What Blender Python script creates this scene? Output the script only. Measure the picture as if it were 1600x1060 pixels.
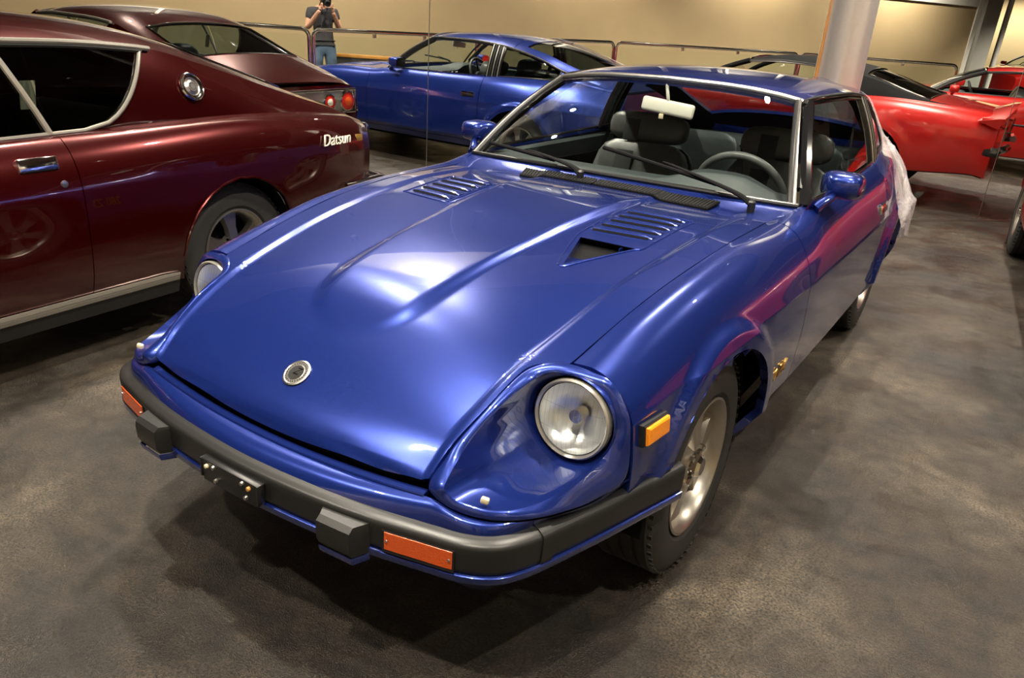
import bpy, bmesh, math, random
from mathutils import Vector, Matrix
import numpy as np
random.seed(4)
SC = bpy.context.scene
for o in list(bpy.data.objects): bpy.data.objects.remove(o)
COL = SC.collection
# ------------------------------------------------------------------ camera
CAMP = Vector((1.28995, -1.83564, 1.40730))
CR = ((0.82916826, 0.55565671, 0.06103777), (0.2577983, -0.2832219, -0.92375613), (-0.49600406, 0.7816847, -0.37808597))
cd = bpy.data.cameras.new('camera'); cam = bpy.data.objects.new('view_camera', cd); COL.objects.link(cam)
r, d, f = (Vector(v) for v in CR)
M = Matrix((r, -d, -f)).transposed().to_4x4(); M.translation = CAMP
cam.matrix_world = M
cd.sensor_width = 36.0; cd.lens = 1179.373 * 36 / 1600; cd.clip_start = 0.02; cd.clip_end = 200
SC.camera = cam
# ------------------------------------------------------------------ world, lights, exposure
w = bpy.data.worlds.new('world'); SC.world = w; w.use_nodes = True
w.node_tree.nodes['Background'].inputs[0].default_value = (1.0, .93, .82, 1)
w.node_tree.nodes['Background'].inputs[1].default_value = 0.10
SC.view_settings.view_transform = 'Standard'; SC.view_settings.look = 'None'
SC.view_settings.exposure = 0.22; SC.view_settings.gamma = 1.0; SC.view_settings.use_curve_mapping = False
CEIL = 4.3
WASH = {(3.6, -2.6), (0.6, -4.6), (-3.4, -6.6), (7.0, -0.4), (10.6, 2.0), (14.0, 4.4)}   # these lean towards the beige wall
SPOTS = [  # x, y, watts : ceiling downlights, some added to brighten front wheel and walls
    (0.9, -2.3, 400), (-1.8, -2.8, 300), (-0.7, -0.9, 520), (0.95, 0.5, 400), (2.5, -1.1, 260), (-2.7, 1.0, 380), (0.2, 2.9, 420),
    (-2.6, 2.05, 470), (2.6, 3.6, 380), (1.3, 5.6, 700), (4.4, 0.8, 260), (4.6, 5.6, 700), (7.0, 2.6, 900), (3.6, -2.6, 760), (0.6, -4.6, 700), (-3.4, -6.6, 700),
    (9.6, 4.6, 900), (7.0, -0.4, 950), (7.4, 7.2, 700), (10.6, 2.0, 1150), (14.0, 4.4, 1400), (24.7, 6.6, 900), (17.0, 9.0, 1500)]
# ------------------------------------------------------------------ materials
def new_mat(name):
    m = bpy.data.materials.new(name); m.use_nodes = True
    return m, m.node_tree.nodes, m.node_tree.links, m.node_tree.nodes['Principled BSDF']
def mat(name, col, rough=.5, metal=0., coat=0., spec=.5, noise=0., nscale=30., bump=0., bscale=200., emit=None, es=1., trans=0., coat_r=.03):
    m, N, L, B = new_mat(name)
    B.inputs['Base Color'].default_value = (*col, 1); B.inputs['Roughness'].default_value = rough
    B.inputs['Metallic'].default_value = metal; B.inputs['Coat Weight'].default_value = coat
    B.inputs['Coat Roughness'].default_value = coat_r; B.inputs['Specular IOR Level'].default_value = spec
    tc = N.new('ShaderNodeTexCoord')
    nz = N.new('ShaderNodeTexNoise'); nz.inputs['Scale'].default_value = nscale; nz.inputs['Detail'].default_value = 4
    L.new(tc.outputs['Object'], nz.inputs['Vector'])
    mx = N.new('ShaderNodeMix'); mx.data_type = 'RGBA'
    k = max(noise, .04)
    mx.inputs[6].default_value = (*[c * (1 - k) for c in col], 1); mx.inputs[7].default_value = (*[min(1, c * (1 + k)) for c in col], 1)
    L.new(nz.outputs['Fac'], mx.inputs[0]); L.new(mx.outputs[2], B.inputs['Base Color'])
    if bump:
        nb = N.new('ShaderNodeTexNoise'); nb.inputs['Scale'].default_value = bscale; nb.inputs['Detail'].default_value = 3
        L.new(tc.outputs['Object'], nb.inputs['Vector'])
        bp = N.new('ShaderNodeBump'); bp.inputs['Strength'].default_value = bump; bp.inputs['Distance'].default_value = .002
        L.new(nb.outputs['Fac'], bp.inputs['Height']); L.new(bp.outputs['Normal'], B.inputs['Normal'])
    if emit: B.inputs['Emission Color'].default_value = (*emit, 1); B.inputs['Emission Strength'].default_value = es
    if trans: B.inputs['Transmission Weight'].default_value = trans
    return m
def paint(name, col, flake=.5, metal=.55, rough=.32):
    m, N, L, B = new_mat(name)
    tc = N.new('ShaderNodeTexCoord'); vo = N.new('ShaderNodeTexVoronoi'); vo.inputs['Scale'].default_value = 520
    L.new(tc.outputs['Object'], vo.inputs['Vector'])
    mx = N.new('ShaderNodeMix'); mx.data_type = 'RGBA'
    mx.inputs[6].default_value = (*[c * (1 - flake * .35) for c in col], 1); mx.inputs[7].default_value = (*[min(1, c * (1 + flake * .6)) for c in col], 1)
    sp = N.new('ShaderNodeSeparateColor'); L.new(vo.outputs['Color'], sp.inputs[0]); L.new(sp.outputs[0], mx.inputs[0])
    L.new(mx.outputs[2], B.inputs['Base Color'])
    B.inputs['Metallic'].default_value = metal; B.inputs['Roughness'].default_value = rough
    B.inputs['Coat Weight'].default_value = 1; B.inputs['Coat Roughness'].default_value = .025; B.inputs['Coat IOR'].default_value = 1.6
    return m
def glass(name, tint=(.93, .97, .955), ior=1.45, rough=.0, alpha=0.):
    m = bpy.data.materials.new(name); m.use_nodes = True; N, L = m.node_tree.nodes, m.node_tree.links
    N.remove(N['Principled BSDF']); out = N['Material Output']
    t = N.new('ShaderNodeBsdfTransparent'); t.inputs[0].default_value = (*tint, 1)
    g = N.new('ShaderNodeBsdfGlossy'); g.inputs['Roughness'].default_value = rough; g.inputs[0].default_value = (1, 1, 1, 1)
    fr = N.new('ShaderNodeFresnel'); ge = N.new('ShaderNodeNewGeometry'); mv = N.new('ShaderNodeMix'); mv.inputs[2].default_value = ior; mv.inputs[3].default_value = 1 / ior
    L.new(ge.outputs['Backfacing'], mv.inputs[0]); L.new(mv.outputs[0], fr.inputs[0])   # thin pane: the same from both faces
    mx = N.new('ShaderNodeMixShader'); L.new(fr.outputs[0], mx.inputs[0]); L.new(t.outputs[0], mx.inputs[1]); L.new(g.outputs[0], mx.inputs[2])
    L.new(mx.outputs[0], out.inputs[0]); return m
MT = {}
MT['blue'] = paint('blue metallic paint', (.010, .027, .195), .5, .62, .27)
MT['maroon'] = paint('dark red metallic paint', (.052, .0009, .0013), .3, .7, .24)
MT['red'] = paint('bright red paint', (.44, .004, .002), .04, .05, .3)
MT['bumper'] = mat('black bumper rubber', (.013, .013, .013), .36, spec=.45, bump=.1)
MT['black'] = mat('black trim', (.009, .009, .010), .35)
MT['blackgloss'] = mat('gloss black', (.008, .008, .009), .12, coat=.5)
MT['void'] = mat('dark underbody', (.006, .006, .007), .9, spec=.1)
MT['vinyl'] = mat('black vinyl roof', (.006, .006, .007), .85, spec=.1, bump=.2, bscale=900)
MT['chrome'] = mat('chrome', (.80, .78, .74), .09, 1.)
MT['column'] = mat('brushed column steel', (.80, .76, .74), .32, .75, noise=.06)
MT['satin'] = mat('satin steel', (.62, .60, .57), .28, 1., noise=.08)
MT['brightwork'] = mat('polished brightwork', (.38, .36, .32), .22, .55, coat=.5)
MT['alloy'] = mat('cast alloy', (.44, .41, .36), .33, .92, noise=.12, nscale=40)
MT['tyre'] = mat('tyre rubber', (.021, .020, .019), .72, bump=.35, bscale=260, noise=.25)
MT['leather'] = mat('black leather', (.080, .085, .085), .34, bump=.35, bscale=330, noise=.2)
MT['cloth'] = mat('dark grey cloth', (.016, .019, .020), .85, bump=.3, bscale=900)
MT['dash'] = mat('dashboard vinyl', (.018, .026, .028), .55, bump=.3, bscale=700)
MT['cream'] = mat('cream plastic', (.62, .54, .36), .5)
MT['offwhite'] = mat('off white plastic', (.66, .64, .56), .45)
MT['amber'] = mat('amber lens', (.85, .26, .01), .18, coat=.6, bump=.6, bscale=220)
MT['orange'] = mat('orange lens', (.62, .085, .012), .2, coat=.6, bump=.6, bscale=240)
MT['redlens'] = mat('red lens', (.5, .02, .012), .15, coat=.6)
MT['gold'] = mat('gold badge', (.72, .42, .10), .3, .8)
MT['glass'] = glass('clear glass'); MT['railglass'] = glass('railing glass', (.95, .98, .96), 1.18); MT['smoke'] = glass('tinted glass', (.30, .36, .36))
MT['reflector'] = mat('headlamp reflector', (.90, .90, .88), .30, .85, bump=.3, bscale=60)
MT['skin'] = mat('skin', (.50, .27, .18), .55)
MT['shirt'] = mat('charcoal shirt', (.030, .029, .034), .9, bump=.3, bscale=400)
MT['jeans'] = mat('blue denim', (.10, .15, .24), .9, noise=.25, nscale=60)
MT['hair'] = mat('dark hair', (.02, .013, .009), .6)
MT['wood'] = mat('orange wood', (.55, .25, .06), .45, noise=.25, nscale=12)
MT['weave'] = mat('dark woven panel', (.045, .042, .038), .7, bump=.5, bscale=60, noise=.3)
MT['white'] = mat('white trim paint', (.68, .66, .60), .55)
MT['grey'] = mat('grey plaster', (.34, .33, .30), .7, noise=.1, nscale=3)
MT['darkceil'] = mat('dark ceiling', (.035, .033, .031), .8)
MT['yellow'] = mat('warm yellow wall', (.62, .50, .28), .8, noise=.08, nscale=2)
MT['lamp'] = mat('lit lamp', (1, .95, .85), .4, emit=(1, .92, .78), es=110)
# headlamp glass: clear, fluted
def lampglass():
    m = glass('fluted lamp glass', (.93, .95, .95), 1.5, .03); N, L = m.node_tree.nodes, m.node_tree.links
    tc = N.new('ShaderNodeTexCoord'); wv = N.new('ShaderNodeTexWave'); wv.inputs['Scale'].default_value = 30; wv.bands_direction = 'X'
    bp = N.new('ShaderNodeBump'); bp.inputs['Strength'].default_value = .22; bp.inputs['Distance'].default_value = .003
    L.new(tc.outputs['Object'], wv.inputs[0]); L.new(wv.outputs['Fac'], bp.inputs['Height'])
    for n in N:
        if n.type in ('BSDF_GLOSSY', 'FRESNEL'): L.new(bp.outputs[0], n.inputs['Normal'])
    return m
MT['lampglass'] = lampglass()
def plastic():
    m = bpy.data.materials.new('clear plastic sheet'); m.use_nodes = True; N, L = m.node_tree.nodes, m.node_tree.links
    B = N['Principled BSDF']; B.inputs['Base Color'].default_value = (.80, .76, .76, 1); B.inputs['Roughness'].default_value = .22
    tc = N.new('ShaderNodeTexCoord'); nz = N.new('ShaderNodeTexNoise'); nz.inputs['Scale'].default_value = 9; nz.inputs['Detail'].default_value = 5; nz.inputs['Distortion'].default_value = 1.2
    bp = N.new('ShaderNodeBump'); bp.inputs['Strength'].default_value = .9; bp.inputs['Distance'].default_value = .03
    L.new(tc.outputs['Object'], nz.inputs['Vector']); L.new(nz.outputs['Fac'], bp.inputs['Height']); L.new(bp.outputs[0], B.inputs['Normal'])
    t = N.new('ShaderNodeBsdfTransparent'); mx = N.new('ShaderNodeMixShader'); mx.inputs[0].default_value = .38
    L.new(t.outputs[0], mx.inputs[1]); L.new(B.outputs[0], mx.inputs[2]); L.new(mx.outputs[0], N['Material Output'].inputs[0]); return m
MT['plastic'] = plastic()
def floor_mat():
    m, N, L, B = new_mat('worn dark floor'); tc = N.new('ShaderNodeTexCoord')
    def noise(s, det, dist=0.):
        n = N.new('ShaderNodeTexNoise'); n.inputs['Scale'].default_value = s; n.inputs['Detail'].default_value = det; n.inputs['Distortion'].default_value = dist
        L.new(tc.outputs['Object'], n.inputs['Vector']); return n
    def ramp(src, stops):
        r = N.new('ShaderNodeValToRGB'); e = r.color_ramp.elements
        while len(e) < len(stops): e.new(.5)
        for el, (p, c) in zip(e, stops): el.position = p; el.color = (*c, 1)
        L.new(src, r.inputs[0]); return r
    a = noise(1.6, 8, .6); b = noise(14, 6); c = noise(140, 4)
    ra = ramp(a.outputs['Fac'], [(.32, (.010, .008, .006)), (.52, (.028, .022, .016)), (.76, (.085, .070, .052))])
    rb = ramp(b.outputs['Fac'], [(.3, (.45, .45, .45)), (.7, (1.25, 1.22, 1.18))])
    rc = ramp(c.outputs['Fac'], [(.36, (.30, .30, .30)), (.64, (2.1, 2.05, 1.95))])
    m1 = N.new('ShaderNodeMix'); m1.data_type = 'RGBA'; m1.blend_type = 'MULTIPLY'; m1.inputs[0].default_value = 1
    m2 = N.new('ShaderNodeMix'); m2.data_type = 'RGBA'; m2.blend_type = 'MULTIPLY'; m2.inputs[0].default_value = 1
    L.new(ra.outputs[0], m1.inputs[6]); L.new(rb.outputs[0], m1.inputs[7]); L.new(m1.outputs[2], m2.inputs[6]); L.new(rc.outputs[0], m2.inputs[7])
    L.new(m2.outputs[2], B.inputs['Base Color'])
    rr = ramp(noise(3.2, 6, .4).outputs['Fac'], [(.35, (.30, .30, .30)), (.65, (.58, .58, .58))]); L.new(rr.outputs[0], B.inputs['Roughness'])
    bp = N.new('ShaderNodeBump'); bp.inputs['Strength'].default_value = .8; bp.inputs['Distance'].default_value = .006
    nb = noise(260, 5); L.new(nb.outputs['Fac'], bp.inputs['Height'])
    bp2 = N.new('ShaderNodeBump'); bp2.inputs['Strength'].default_value = .5; bp2.inputs['Distance'].default_value = .02
    L.new(noise(11, 4).outputs['Fac'], bp2.inputs['Height']); L.new(bp.outputs[0], bp2.inputs['Normal']); L.new(bp2.outputs[0], B.inputs['Normal'])
    return m
MT['floor'] = floor_mat()
MT['beige'] = mat('beige plaster wall', (.40, .30, .165), .75, noise=.10, nscale=1.6, bump=.3, bscale=60)
def mirror_mat():
    m, N, L, B = new_mat('mirror glass'); B.inputs['Base Color'].default_value = (.90, .91, .89, 1); B.inputs['Metallic'].default_value = 1; B.inputs['Roughness'].default_value = .004
    return m
MT['mirror'] = mirror_mat()
# ------------------------------------------------------------------ mesh helpers
def mk(name, verts, faces, m, parent=None, smooth=True, ang=38):
    me = bpy.data.meshes.new(name); me.from_pydata([tuple(v) for v in verts], [], faces); me.update()
    me.materials.append(MT[m] if isinstance(m, str) else m)
    if smooth:
        me.polygons.foreach_set('use_smooth', [True] * len(me.polygons)); me.set_sharp_from_angle(angle=math.radians(ang))
    o = bpy.data.objects.new(name, me); COL.objects.link(o)
    if parent: o.parent = parent
    return o
def from_bm(name, bm, m, parent=None, smooth=True, ang=38, recalc=True):
    if recalc: bmesh.ops.recalc_face_normals(bm, faces=bm.faces)
    me = bpy.data.meshes.new(name); bm.to_mesh(me); bm.free()
    me.materials.append(MT[m] if isinstance(m, str) else m)
    if smooth and len(me.polygons):
        me.polygons.foreach_set('use_smooth', [True] * len(me.polygons)); me.set_sharp_from_angle(angle=math.radians(ang))
    o = bpy.data.objects.new(name, me); COL.objects.link(o)
    if parent: o.parent = parent
    return o
def empty(name, loc=(0, 0, 0), rz=0., label=None, cat=None, group=None):
    o = bpy.data.objects.new(name, None); COL.objects.link(o); o.location = loc; o.rotation_euler = (0, 0, rz); o.empty_display_size = .2
    return tag(o, label, cat, group)
def tag(o, label=None, cat=None, group=None, kind=None):
    if label: o['label'] = label
    if cat: o['category'] = cat
    if group: o['group'] = group
    if kind: o['kind'] = kind
    return o
def pch(xs, ys):
    xs = np.array(xs, float); ys = np.array(ys, float); h = np.diff(xs); dl = np.diff(ys) / h; n = len(xs); d = np.zeros(n)
    for i in range(1, n - 1):
        if dl[i - 1] * dl[i] > 0:
            w1 = 2 * h[i] + h[i - 1]; w2 = h[i] + 2 * h[i - 1]; d[i] = (w1 + w2) / (w1 / dl[i - 1] + w2 / dl[i])
    d[0] = dl[0]; d[-1] = dl[-1]
    def fn(x):
        x = min(max(x, xs[0]), xs[-1]); i = min(int(np.searchsorted(xs, x, 'right')) - 1, n - 2); i = max(i, 0)
        t = (x - xs[i]) / h[i]; t2 = t * t; t3 = t2 * t
        return float((2 * t3 - 3 * t2 + 1) * ys[i] + (t3 - 2 * t2 + t) * h[i] * d[i] + (-2 * t3 + 3 * t2) * ys[i + 1] + (t3 - t2) * h[i] * d[i + 1])
    return fn
def sst(a, b, x):
    t = min(max((x - a) / (b - a), 0), 1); return t * t * (3 - 2 * t)
def crom(P, n=10, closed=False):
    P = [Vector(p) for p in P]; o = []; m = len(P)
    for i in range(m if closed else m - 1):
        if closed: a, b, c, e = P[i - 1], P[i], P[(i + 1) % m], P[(i + 2) % m]
        else:
            b, c = P[i], P[i + 1]; a = P[i - 1] if i else b * 2 - c; e = P[i + 2] if i + 2 < m else c * 2 - b
        for k in range(n):
            t = k / n; o.append(.5 * ((2 * b) + (c - a) * t + (2 * a - 5 * b + 4 * c - e) * t * t + (3 * b - a - 3 * c + e) * t ** 3))
    if not closed: o.append(P[-1])
    return o
def tube(path, rad, seg=8, closed=False, cap=True, flat=None):
    path = [Vector(p) for p in path]; V = []; F = []; n = len(path); prev = None
    for i, p in enumerate(path):
        if closed: t = path[(i + 1) % n] - path[i - 1]
        else: t = path[min(i + 1, n - 1)] - path[max(i - 1, 0)]
        t.normalize()
        if prev is None:
            up = Vector((0, 0, 1)) if abs(t.z) < .9 else Vector((1, 0, 0)); a = t.cross(up).normalized()
        else: a = (prev - t * prev.dot(t)).normalized()
        prev = a; b = t.cross(a); rr = rad[i] if isinstance(rad, (list, tuple)) else rad
        for k in range(seg):
            an = 2 * math.pi * k / seg; V.append(p + a * math.cos(an) * rr + b * math.sin(an) * rr * (flat or 1))
    for i in range(n if closed else n - 1):
        j = (i + 1) % n
        for k in range(seg): F.append((i * seg + k, i * seg + (k + 1) % seg, j * seg + (k + 1) % seg, j * seg + k))
    if cap and not closed: F.append(tuple(range(seg))[::-1]); F.append(tuple((n - 1) * seg + k for k in range(seg)))
    return V, F
def lathe(prof, seg=40, axis='x', close=False):
    V = []; F = []; n = len(prof)
    for k in range(seg):
        a = 2 * math.pi * k / seg; c, s = math.cos(a), math.sin(a)
        for (h, rr) in prof:
            V.append({'x': (h, rr * c, rr * s), 'y': (rr * c, h, rr * s), 'z': (rr * c, rr * s, h)}[axis])
    for k in range(seg):
        j = (k + 1) % seg
        for i in range(n - 1 if not close else n):
            i2 = (i + 1) % n; F.append((k * n + i, k * n + i2, j * n + i2, j * n + i))
    return V, F
def join(*parts):
    V = []; F = []
    for v, f in parts:
        o = len(V); V += [Vector(p) for p in v]; F += [tuple(i + o for i in q) for q in f]
    return V, F
def xf(vf, loc=(0, 0, 0), rot=(0, 0, 0), sc=(1, 1, 1)):
    from mathutils import Euler
    Mx = Matrix.Translation(loc) @ Euler(rot).to_matrix().to_4x4() @ Matrix.Diagonal((*sc, 1))
    return [Mx @ Vector(p) for p in vf[0]], vf[1]
def box(c, s, bev=0., seg=2):
    bm = bmesh.new(); bmesh.ops.create_cube(bm, size=1); bmesh.ops.scale(bm, vec=s, verts=bm.verts); bmesh.ops.translate(bm, vec=c, verts=bm.verts)
    if bev: bmesh.ops.bevel(bm, geom=list(bm.edges), offset=bev, segments=seg, profile=.5, affect='EDGES')
    bm.verts.index_update(); out = ([v.co.copy() for v in bm.verts], [tuple(v.index for v in q.verts) for q in bm.faces]); bm.free(); return out
def prism(outline, th, nrm):
    nrm = Vector(nrm).normalized() * th; n = len(outline); V = [Vector(p) for p in outline] + [Vector(p) + nrm for p in outline]
    F = [tuple(range(n))[::-1], tuple(range(n, 2 * n))] + [(i, (i + 1) % n, n + (i + 1) % n, n + i) for i in range(n)]
    return V, F
def loft(secs, closed=False, cap=False):
    n = len(secs[0]); V = [Vector(p) for s in secs for p in s]; F = []
    for i in range(len(secs) - 1):
        for k in range(n if closed else n - 1):
            j = (k + 1) % n; F.append((i * n + k, i * n + j, (i + 1) * n + j, (i + 1) * n + k))
    if cap: F.append(tuple(range(n))[::-1]); F.append(tuple((len(secs) - 1) * n + k for k in range(n)))
    return V, F
def grid(name, fn, nu, nv, m, parent=None, arch=None, flange=.012, mirror=False, inside=(0, 1.4, .5), ang=38, us=None, vs=None):
    """panel on a surface fn(a,b); wheel openings cut and the border turned inwards"""
    us = us or [i / nu for i in range(nu + 1)]; vs = vs or [j / nv for j in range(nv + 1)]
    P = [[Vector(fn(a, b)) for b in vs] for a in us]; nu = len(us) - 1; nv = len(vs) - 1
    sg = -1 if mirror else 1
    bm = bmesh.new(); keep = {}
    bad = [[False] * (nv + 1) for _ in range(nu + 1)]
    if arch:
        for cy, cz, rr in arch:
            for i in range(nu + 1):
                for j in range(nv + 1):
                    if (P[i][j].y - cy) ** 2 + (P[i][j].z - cz) ** 2 < rr * rr: bad[i][j] = True
    def vert(i, j):
        if (i, j) not in keep:
            p = P[i][j].copy()
            if bad[i][j]:
                for cy, cz, rr in arch:
                    dy, dz = p.y - cy, p.z - cz; L = math.hypot(dy, dz)
                    if L < rr: p.y = cy + dy / L * rr; p.z = cz + dz / L * rr
            p.x *= sg; keep[(i, j)] = bm.verts.new(p)
        return keep[(i, j)]
    for i in range(nu):
        for j in range(nv):
            c = [(i, j), (i + 1, j), (i + 1, j + 1), (i, j + 1)]
            if all(bad[a][b] for a, b in c): continue
            try: bm.faces.new([vert(a, b) for a, b in c])
            except ValueError: pass
    bmesh.ops.remove_doubles(bm, verts=bm.verts, dist=1e-5)
    bm.normal_update(); ins = Vector(inside); s = sum((q.normal.dot(q.calc_center_median() - ins)) * q.calc_area() for q in bm.faces)
    if s < 0: bmesh.ops.reverse_faces(bm, faces=bm.faces); bm.normal_update()
    if flange:
        be = [e for e in bm.edges if e.is_boundary]; nr = {v: v.normal.copy() for e in be for v in e.verts}
        pos = {tuple(round(c, 6) for c in v.co): v for v in nr}
        res = bmesh.ops.extrude_edge_only(bm, edges=be)
        for v in [g for g in res['geom'] if isinstance(g, bmesh.types.BMVert)]:
            src = pos.get(tuple(round(c, 6) for c in v.co)); v.co -= (nr[src] if src else Vector((0, 0, 0))) * flange
    return from_bm(name, bm, m, parent, ang=ang, recalc=False)
def text_mesh(name, body, size, m, parent, M4, ext=.001, shear=0.):
    cu = bpy.data.curves.new(name, 'FONT'); cu.body = body; cu.size = size; cu.extrude = ext; cu.align_x = 'CENTER'; cu.align_y = 'CENTER'; cu.shear = shear; cu.resolution_u = 3
    t = bpy.data.objects.new(name, cu); me = bpy.data.meshes.new_from_object(t); bpy.data.objects.remove(t); me.name = name
    me.materials.clear(); me.materials.append(MT[m]); me.transform(M4)
    o = bpy.data.objects.new(name, me); COL.objects.link(o); o.parent = parent; return o
def frame(loc, xdir, nrm):
    x = Vector(xdir).normalized(); z = Vector(nrm).normalized(); y = z.cross(x).normalized(); x = y.cross(z)
    Mx = Matrix((x, y, z)).transposed().to_4x4(); Mx.translation = loc; return Mx
# ================================================================== the room
def struct(name, vf, m, parent=None, smooth=False):
    o = mk(name, vf[0], vf[1], m, parent, smooth)
    if not parent: o['kind'] = 'structure'
    return o
struct('floor', box((7, 3, -.05), (44, 40, .1)), 'floor')
struct('ceiling', box((7, 3, CEIL + .05), (44, 40, .1)), 'darkceil')
# mirrored wall behind the cars
PHI = math.radians(46.457); MN = Vector((.72477543, -.68882851, -.0146926)); MU = Vector((math.cos(PHI), math.sin(PHI), 0)); MW = MU.cross(MN) * -1
if MW.z < 0: MW = -MW
MP = Vector((.84036, 6.21164, 0))
def mpt(s, h, d=0.): return MP + MU * s + MW * h + MN * d
def mslab(s0, s1, h0, h1, d0, d1):
    V = [mpt(s, h, d) for d in (d0, d1) for (s, h) in ((s0, h0), (s1, h0), (s1, h1), (s0, h1))]
    return V, [(0, 3, 2, 1), (4, 5, 6, 7), (0, 1, 5, 4), (1, 2, 6, 5), (2, 3, 7, 6), (3, 0, 4, 7)]
wb = struct('wall_back', mslab(-14, 12, -.05, CEIL + .1, -.20, -.012), 'grey')
J = [-10.03, -4.82, .39, 5.6, 10.8]
for a, b in zip(J[:-1], J[1:]):
    pn = mk('mirror_panel', *mslab(a + .0015, b - .0015, .02, 3.1, -.010, 0), 'mirror', wb, False)
    mk('bevel_edge', *mslab(b - .0055, b - .0015, .02, 3.1, .0, .0015), 'satin', pn, False)
mk('floor_channel', *mslab(-10, 10.8, .0, .022, -.01, .006), 'satin', wb, False)
# walls on the photographer's side (seen in the mirror)
def wall_seg(name, a, b, z0, z1, m, th=.2, parent=None):
    a = Vector((*a, 0)); b = Vector((*b, 0)); t = (b - a).normalized(); nn = Vector((-t.y, t.x, 0)) * th
    V = [Vector((p.x, p.y, z)) for z in (z0, z1) for p in (a, b, b - nn, a - nn)]
    F = [(0, 1, 2, 3), (4, 7, 6, 5), (0, 4, 5, 1), (1, 5, 6, 2), (2, 6, 7, 3), (3, 7, 4, 0)]
    return struct(name, (V, F), m, parent)
WD = Vector((math.cos(math.radians(33.5)), math.sin(math.radians(33.5)))); WQ = Vector((5.3, -2.3))
def wp(s, off=0.): return tuple(WQ + WD * s + Vector((-WD.y, WD.x)) * off)
wf = wall_seg('wall_front', wp(-19), wp(14.2), -.02, 2.33, 'beige')
wall_seg('trim_1', wp(-19, .025), wp(14.2, .025), 2.33, 2.50, 'white', .25)
wall_seg('trim_2', wp(14.2, .03), wp(14.38, .03), -.02, 2.50, 'white', .26)
wall_seg('wall_upper', wp(-19, -.3), wp(14.4, -.3), 2.45, CEIL + .02, 'darkceil')
for k in range(-3, 8):
    s = k * 1.9 + .6
    wall_seg('trim_%d' % (k + 8), wp(s, .0), wp(s + .09, .0), 2.50, CEIL, 'white', .12)
wall_seg('wall_pier', wp(14.39, .12), wp(15.0, .12), -.02, CEIL, 'grey', .45)
wall_seg('wall_right', (26.5, 22), (26.5, -8), -.02, CEIL, 'yellow')
wall_seg('trim_soffit', (23.2, 22), (23.2, -8), 2.85, CEIL, 'darkceil', .3)
wall_seg('wall_left', (-12.5, -16), (-12.5, 8), -.02, CEIL, 'beige')
wall_seg('wall_south', (-13, -15.5), (28, -15.5), -.02, CEIL, 'beige')
wall_seg('wall_north', (28, 22), (-13, 22), -.02, CEIL, 'beige')
# ceiling downlights
for i, (x, y, pw) in enumerate(SPOTS):
    t = empty('ceiling_spotlight', (x, y, CEIL), 0, 'unseen round black ceiling spotlight shining down over the cars', 'spotlight', 'ceiling spotlights')
    mk('housing', *lathe([(0, .0), (0, .075), (-.16, .075), (-.16, .066), (-.10, .05), (-.10, 0)], 24, 'z'), 'black', t)
    mk('lamp', *lathe([(-.108, 0), (-.108, .034), (-.102, .034), (-.102, 0)], 20, 'z'), 'lamp', t)
    ld = bpy.data.lights.new('spot_beam', 'SPOT'); ld.energy = pw * 1.15; ld.color = (1, .90, .74); ld.spot_size = math.radians(112); ld.spot_blend = .6; ld.shadow_soft_size = .05
    lo = bpy.data.objects.new('spot_beam', ld); COL.objects.link(lo); lo.location = (0, 0, -.17); lo.parent = t
    if (x, y) in WASH: lo.rotation_euler = Vector((.552 * .62, -.834 * .62, -.78)).to_track_quat('-Z', 'Y').to_euler(); ld.spot_size = math.radians(132); ld.spot_blend = .9
# brushed steel column (seen in the mirror)
CS = -1.43; cb = mpt(CS, 0)
cl = empty('steel_column', (cb.x, cb.y, 0), PHI, 'round brushed steel column standing behind the car roof', 'column')
mk('shaft', *lathe([(0, .2), (CEIL, .2)], 56, 'z'), 'column', cl)
mk('base_ring', *lathe([(0, .2), (0, .22), (.08, .22), (.09, .201)], 40, 'z'), 'satin', cl)
for sx, m in ((-1, 'wood'), (1, 'cream')): mk('edge_reflection_strip', *box((sx * .208, -.012, 1.6), (.014, .03, 3.2)), m, cl, False)  # coloured strips put in for the mirror-edge reflections along the shaft
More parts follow.
